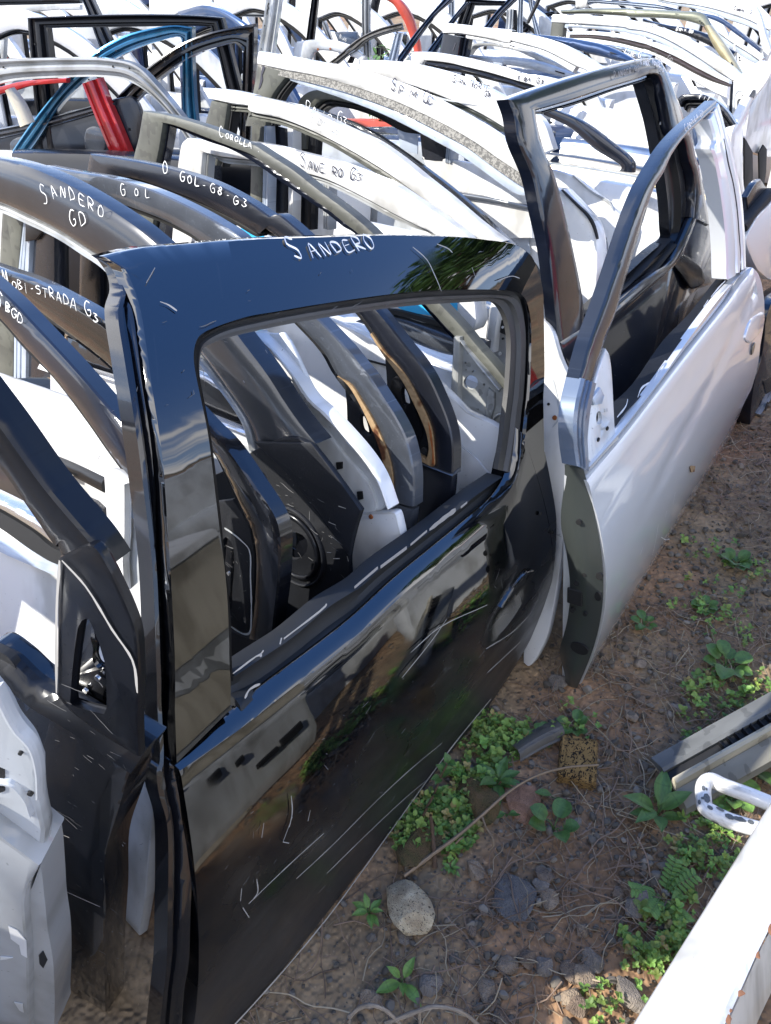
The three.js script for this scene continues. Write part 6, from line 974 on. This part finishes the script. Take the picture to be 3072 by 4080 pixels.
plant('fern_weed','small fern like weed with paired leaflets',[0.551,-0.741],'fern',0.058,M.leafL,6,6);
plant('sunlit_weed','sunlit broad leaved weed seen through the white loop handle',[0.756,-0.954],'round',0.054,M.leafL,7,10);
plant('spear_leaf_weed','spear leaved weed between trim strip and white panel',[0.830,-1.011],'star',0.058,M.leaf,8,6);
plant('seedling','tiny bright seedling in front of a grey stone',[0.134,-0.796],'star',0.020,M.leafL,9,7);
plant('leaf_sprout','curved leafy sprout rising beside the granite rock',[-0.032,-0.707],'star',0.031,M.leafL,10,8);
plant('climbing_weed','small leaved weed climbing over the grey plastic fragment',[0.374,-1.110],'round',0.031,M.leaf,11,5);
plant('weed_tuft','weed tuft above the sponge',[0.449,-1.141],'round',0.034,M.leaf,12,8);
plant('weed_tuft','low weed patch along the aisle beside the silver sill',[0.892,-1.538],'round',0.034,M.leaf,13,10);
plant('weed_tuft','trailing weed under the silver door sill',[0.705,-1.471],'round',0.034,M.leaf,14,8);
plant('weed_tuft','small weed in bare dirt beyond the silver door front',[1.040,-1.720],'round',0.041,M.leaf,15,12);
plant('fallen_leaf','single upright green leaf left of the vine leaves',[0.369,-0.959],'star',0.034,M.leaf,16,2);
plant('fallen_leaf','hanging green leaf below the flat stone',[0.262,-0.916],'star',0.034,M.leaf,17,2);
cover('clover_patch','dense bright green ground cover along the sill of the black door',[[0.147,-0.959,0.08800000000000001,420,1],[0.192,-1.045,0.08000000000000002,360,2],[0.121,-0.908,0.08000000000000002,320,3],[0.060,-0.874,0.05600000000000001,160,4],[0.238,-1.110,0.08000000000000002,260,5],[0.290,-1.117,0.05600000000000001,120,6],[0.118,-0.869,0.05600000000000001,140,26]]);
cover('ground_weeds','low green weeds at the foot of the white panel',[[0.515,-0.647,0.072,260,7],[0.565,-0.683,0.064,76,8],[0.666,-0.806,0.08000000000000002,106,9],[0.650,-0.857,0.08000000000000002,83,10],[0.411,-0.527,0.08000000000000002,60,11],[0.485,-0.602,0.04000000000000001,30,27]]);
cover('soil_weeds','loose green weeds between bare soil and trim strip',[[0.854,-1.235,0.10400000000000001,121,12],[0.811,-1.196,0.08800000000000001,76,13],[0.737,-1.087,0.048,30,14],[0.681,-0.935,0.08000000000000002,68,15],[0.902,-1.568,0.128,60,16],[0.939,-1.471,0.096,49,17],[1.045,-1.720,0.11200000000000002,68,18],[0.960,-1.796,0.064,34,19],[0.877,-1.239,0.096,68,28],[0.442,-1.137,0.08000000000000002,45,29]]);
trimStrip([[0.613,0.050,-0.971],[0.861,0.120,-1.073]]);
loopHandle([[0.616,0.420,-0.688],[0.586,0.420,-0.704],[0.553,0.420,-0.720],[0.535,0.420,-0.730],[0.524,0.420,-0.725],[0.517,0.420,-0.714],[0.512,0.420,-0.695],[0.510,0.420,-0.681],[0.519,0.420,-0.672],[0.538,0.420,-0.660],[0.566,0.420,-0.649],[0.593,0.420,-0.640]]);
paleBody([[0.860,0.250,-1.173],[0.844,0.220,-1.155],[0.868,0.150,-1.156],[0.900,0.080,-1.162]]);
whitePanel([[0.623,0.750,-0.681],[0.437,0.750,-0.488],[0.226,0.750,-0.268],[0.161,0.750,-0.199]],[[0.502,0.800,-0.466],[0.359,0.800,-0.329],[0.291,0.800,-0.251],[0.230,0.800,-0.187]]);
acrossDoor('light grey door leaning behind the sunlit white panel', 1.3, -1.0, -128, 5, 1.05, .95, M.steelL, M.lgrey, 31);
acrossDoor('red door across the aisle beyond the pale ones', 2.5, -2.2, -122, 5, 1.1, 1.0, M.red, M.red, 14);
for (const [x, z, phi, mt, w] of [[-1.55, -.95, -42, 'silver', 'silver'], [-1.62, -.62, -38, 'white', 'white'], [-1.5, -.3, -44, 'dgrey', 'charcoal'], [-1.35, .1, -40, 'steelL', 'pale grey']]) {   // the stack goes on beside the viewer
  const d = door('car_door', `${w} door of the stack carrying on beside the viewer`, 'car door', 'car doors standing in the long stack', [x, z], phi, 4, null), E = a => a.map(v => Math.round(v * 1000));
  band(d, 'window_frame', M[mt], E([0, .62, .02, .9, .04, 1.13, .3, 1.15, .62, 1.04, .9, .83, 1.08, .64]), E([.12, .62, .13, .88, .15, 1.05, .32, 1.07, .58, .97, .84, .77, .98, .64]), { p: 'face', k: [2], ch: { w: .018, m: 'rubber' } }); shell(d, M[mt], 0, 1.1, .7, .1);
}
// ---- doors of the farthest rows: one of each colour with its parts, then copies ----
{
  const E = a => a.map(v => Math.round(v * 1000)), proto = {};
  const make = (mat, ch) => { const d = door('car_door', '', 'car door', 'doors of the farthest rows', [0, 0], 0, 5, null); band(d, 'window_frame', M[mat], E([0, .62, .02, .9, .04, 1.13, .3, 1.17, .62, 1.08, .9, .86, 1.08, .64]), E([.12, .62, .13, .88, .15, 1.04, .32, 1.08, .58, 1.0, .84, .79, .98, .64]), { p: 'face', k: [2], ch: { w: .018, m: ch } }); shell(d, M[mat], 0, 1.1, .68, .1); return d; };
  const kinds = [['white', 'rubber', 'white'], ['steelL', 'rubber', 'pale grey'], ['silver', 'blkS', 'silver'], ['blkS', 'rubber', 'black'], ['navy', 'rubber', 'dark blue'], ['red', 'rubber', 'red']];
  const R = rng(5), n = {};
  const put = (k, x, z, phi) => { const [m, c, word] = kinds[k]; let d; if (!proto[k]) d = proto[k] = make(m, c); else { d = proto[k].clone(); d.name = numbered('car_door'); scene.add(d); } d.position.set(x, 0, z); d.rotation.order = 'YXZ'; d.rotation.y = THREE.MathUtils.degToRad(phi); d.userData.label = `${word} door frame packed among many alike in the farthest rows`; d.userData.group = `${word} doors of the farthest rows`; };
  const pick = () => { const r = R(); return r < .52 ? 0 : r < .68 ? 1 : r < .8 ? 2 : r < .9 ? 3 : r < .97 ? 4 : 5; };
  for (const [z, x0, x1, dx] of [[-4.6, -3.2, -.9, .5], [-5.4, -3.8, .4, .45], [-6.1, -4.2, 4.4, .5], [-7, -4.8, 5.2, .55], [-8.2, -5.6, 6, .6]]) for (let x = x0; x < x1; x += dx) put(pick(), x + (R() - .5) * .2, z + (R() - .5) * .3, -28 + (R() - .5) * 30);
  for (let i = 0; i < 9; i++) put(pick(), 2 + i * .3, -4.3 - i * .22 + (R() - .5) * .1, -38 + R() * 8);
}
// weeds growing between the far rows
{ const spots = [[.02, -4.9, .12, 260, 51], [.24, -4.95, .14, 320, 52]]; const p = thing('tall_weeds', 'tangle of green weeds growing up between the red door frames', 'weeds', [0, 0, 0]); const R = rng(8), gs = [], ss = [];
  for (const [x, z, r, n] of spots) for (let i = 0; i < n; i++) { const a = R() * 6.3, q = r * Math.sqrt(R()), h = R() * .95, g = leafGeo(.05, .01, .3); g.rotateZ(R() * 1.2 - .3); g.rotateY(R() * 6.3); g.translate(x + Math.cos(a) * q, h, z + Math.sin(a) * q); gs.push(g); if (i % 8 === 0) ss.push(tubeGeo([[x, 0, z], [x + Math.cos(a) * q * .6, h * .6, z + Math.sin(a) * q * .6], [x + Math.cos(a) * q, h, z + Math.sin(a) * q]], .003, .0015, 5, 6)); }
  const m = mesh('foliage', mergeGeometries(gs), M.leafS, p); m.userData.kind = 'stuff'; mesh('stem', mergeGeometries(ss), M.leaf, p); }
// trees beside the yard, mirrored in the paint of the nearer doors
for (const [x, z, h, s, lab] of [[7.5, -3.5, 5.5, 3, 'broad green tree beside the yard, mirrored in the black door'], [9.5, -8, 6.5, 4, 'tall green tree past the far end of the yard']]) {
  const t = thing('tree', lab, 'tree', [x, 0, z]), R = rng(s), gs = []; mesh('trunk', tubeGeo([[0, 0, 0], [.1, h * .3, .05], [-.05, h * .7, 0]], .16, .05, 9, 16), dryBrown, t);
  for (let k = 0; k < 9; k++) { const a = R() * 6.3, q = [Math.cos(a) * h * .22, h * (.5 + R() * .4), Math.sin(a) * h * .22]; mesh('limb', tubeGeo([[0, h * .3 + R() * .8, 0], [q[0] * .5, q[1] * .85, q[2] * .5], q], .05, .015, 6, 8), dryBrown, t); for (let i = 0; i < 420; i++) { const b = R() * 6.3, c = R() * 2 - 1, rr = h * .17 * Math.cbrt(R()), sq = Math.sqrt(1 - c * c), g = new THREE.PlaneGeometry(.16, .09); g.rotateX(R() * 6); g.rotateY(R() * 6); g.translate(q[0] + rr * sq * Math.cos(b), q[1] + rr * c * .8, q[2] + rr * sq * Math.sin(b)); gs.push(g); } }
  mesh('crown', mergeGeometries(gs), M.leaf, t);
}
renderer.render(scene, camera);
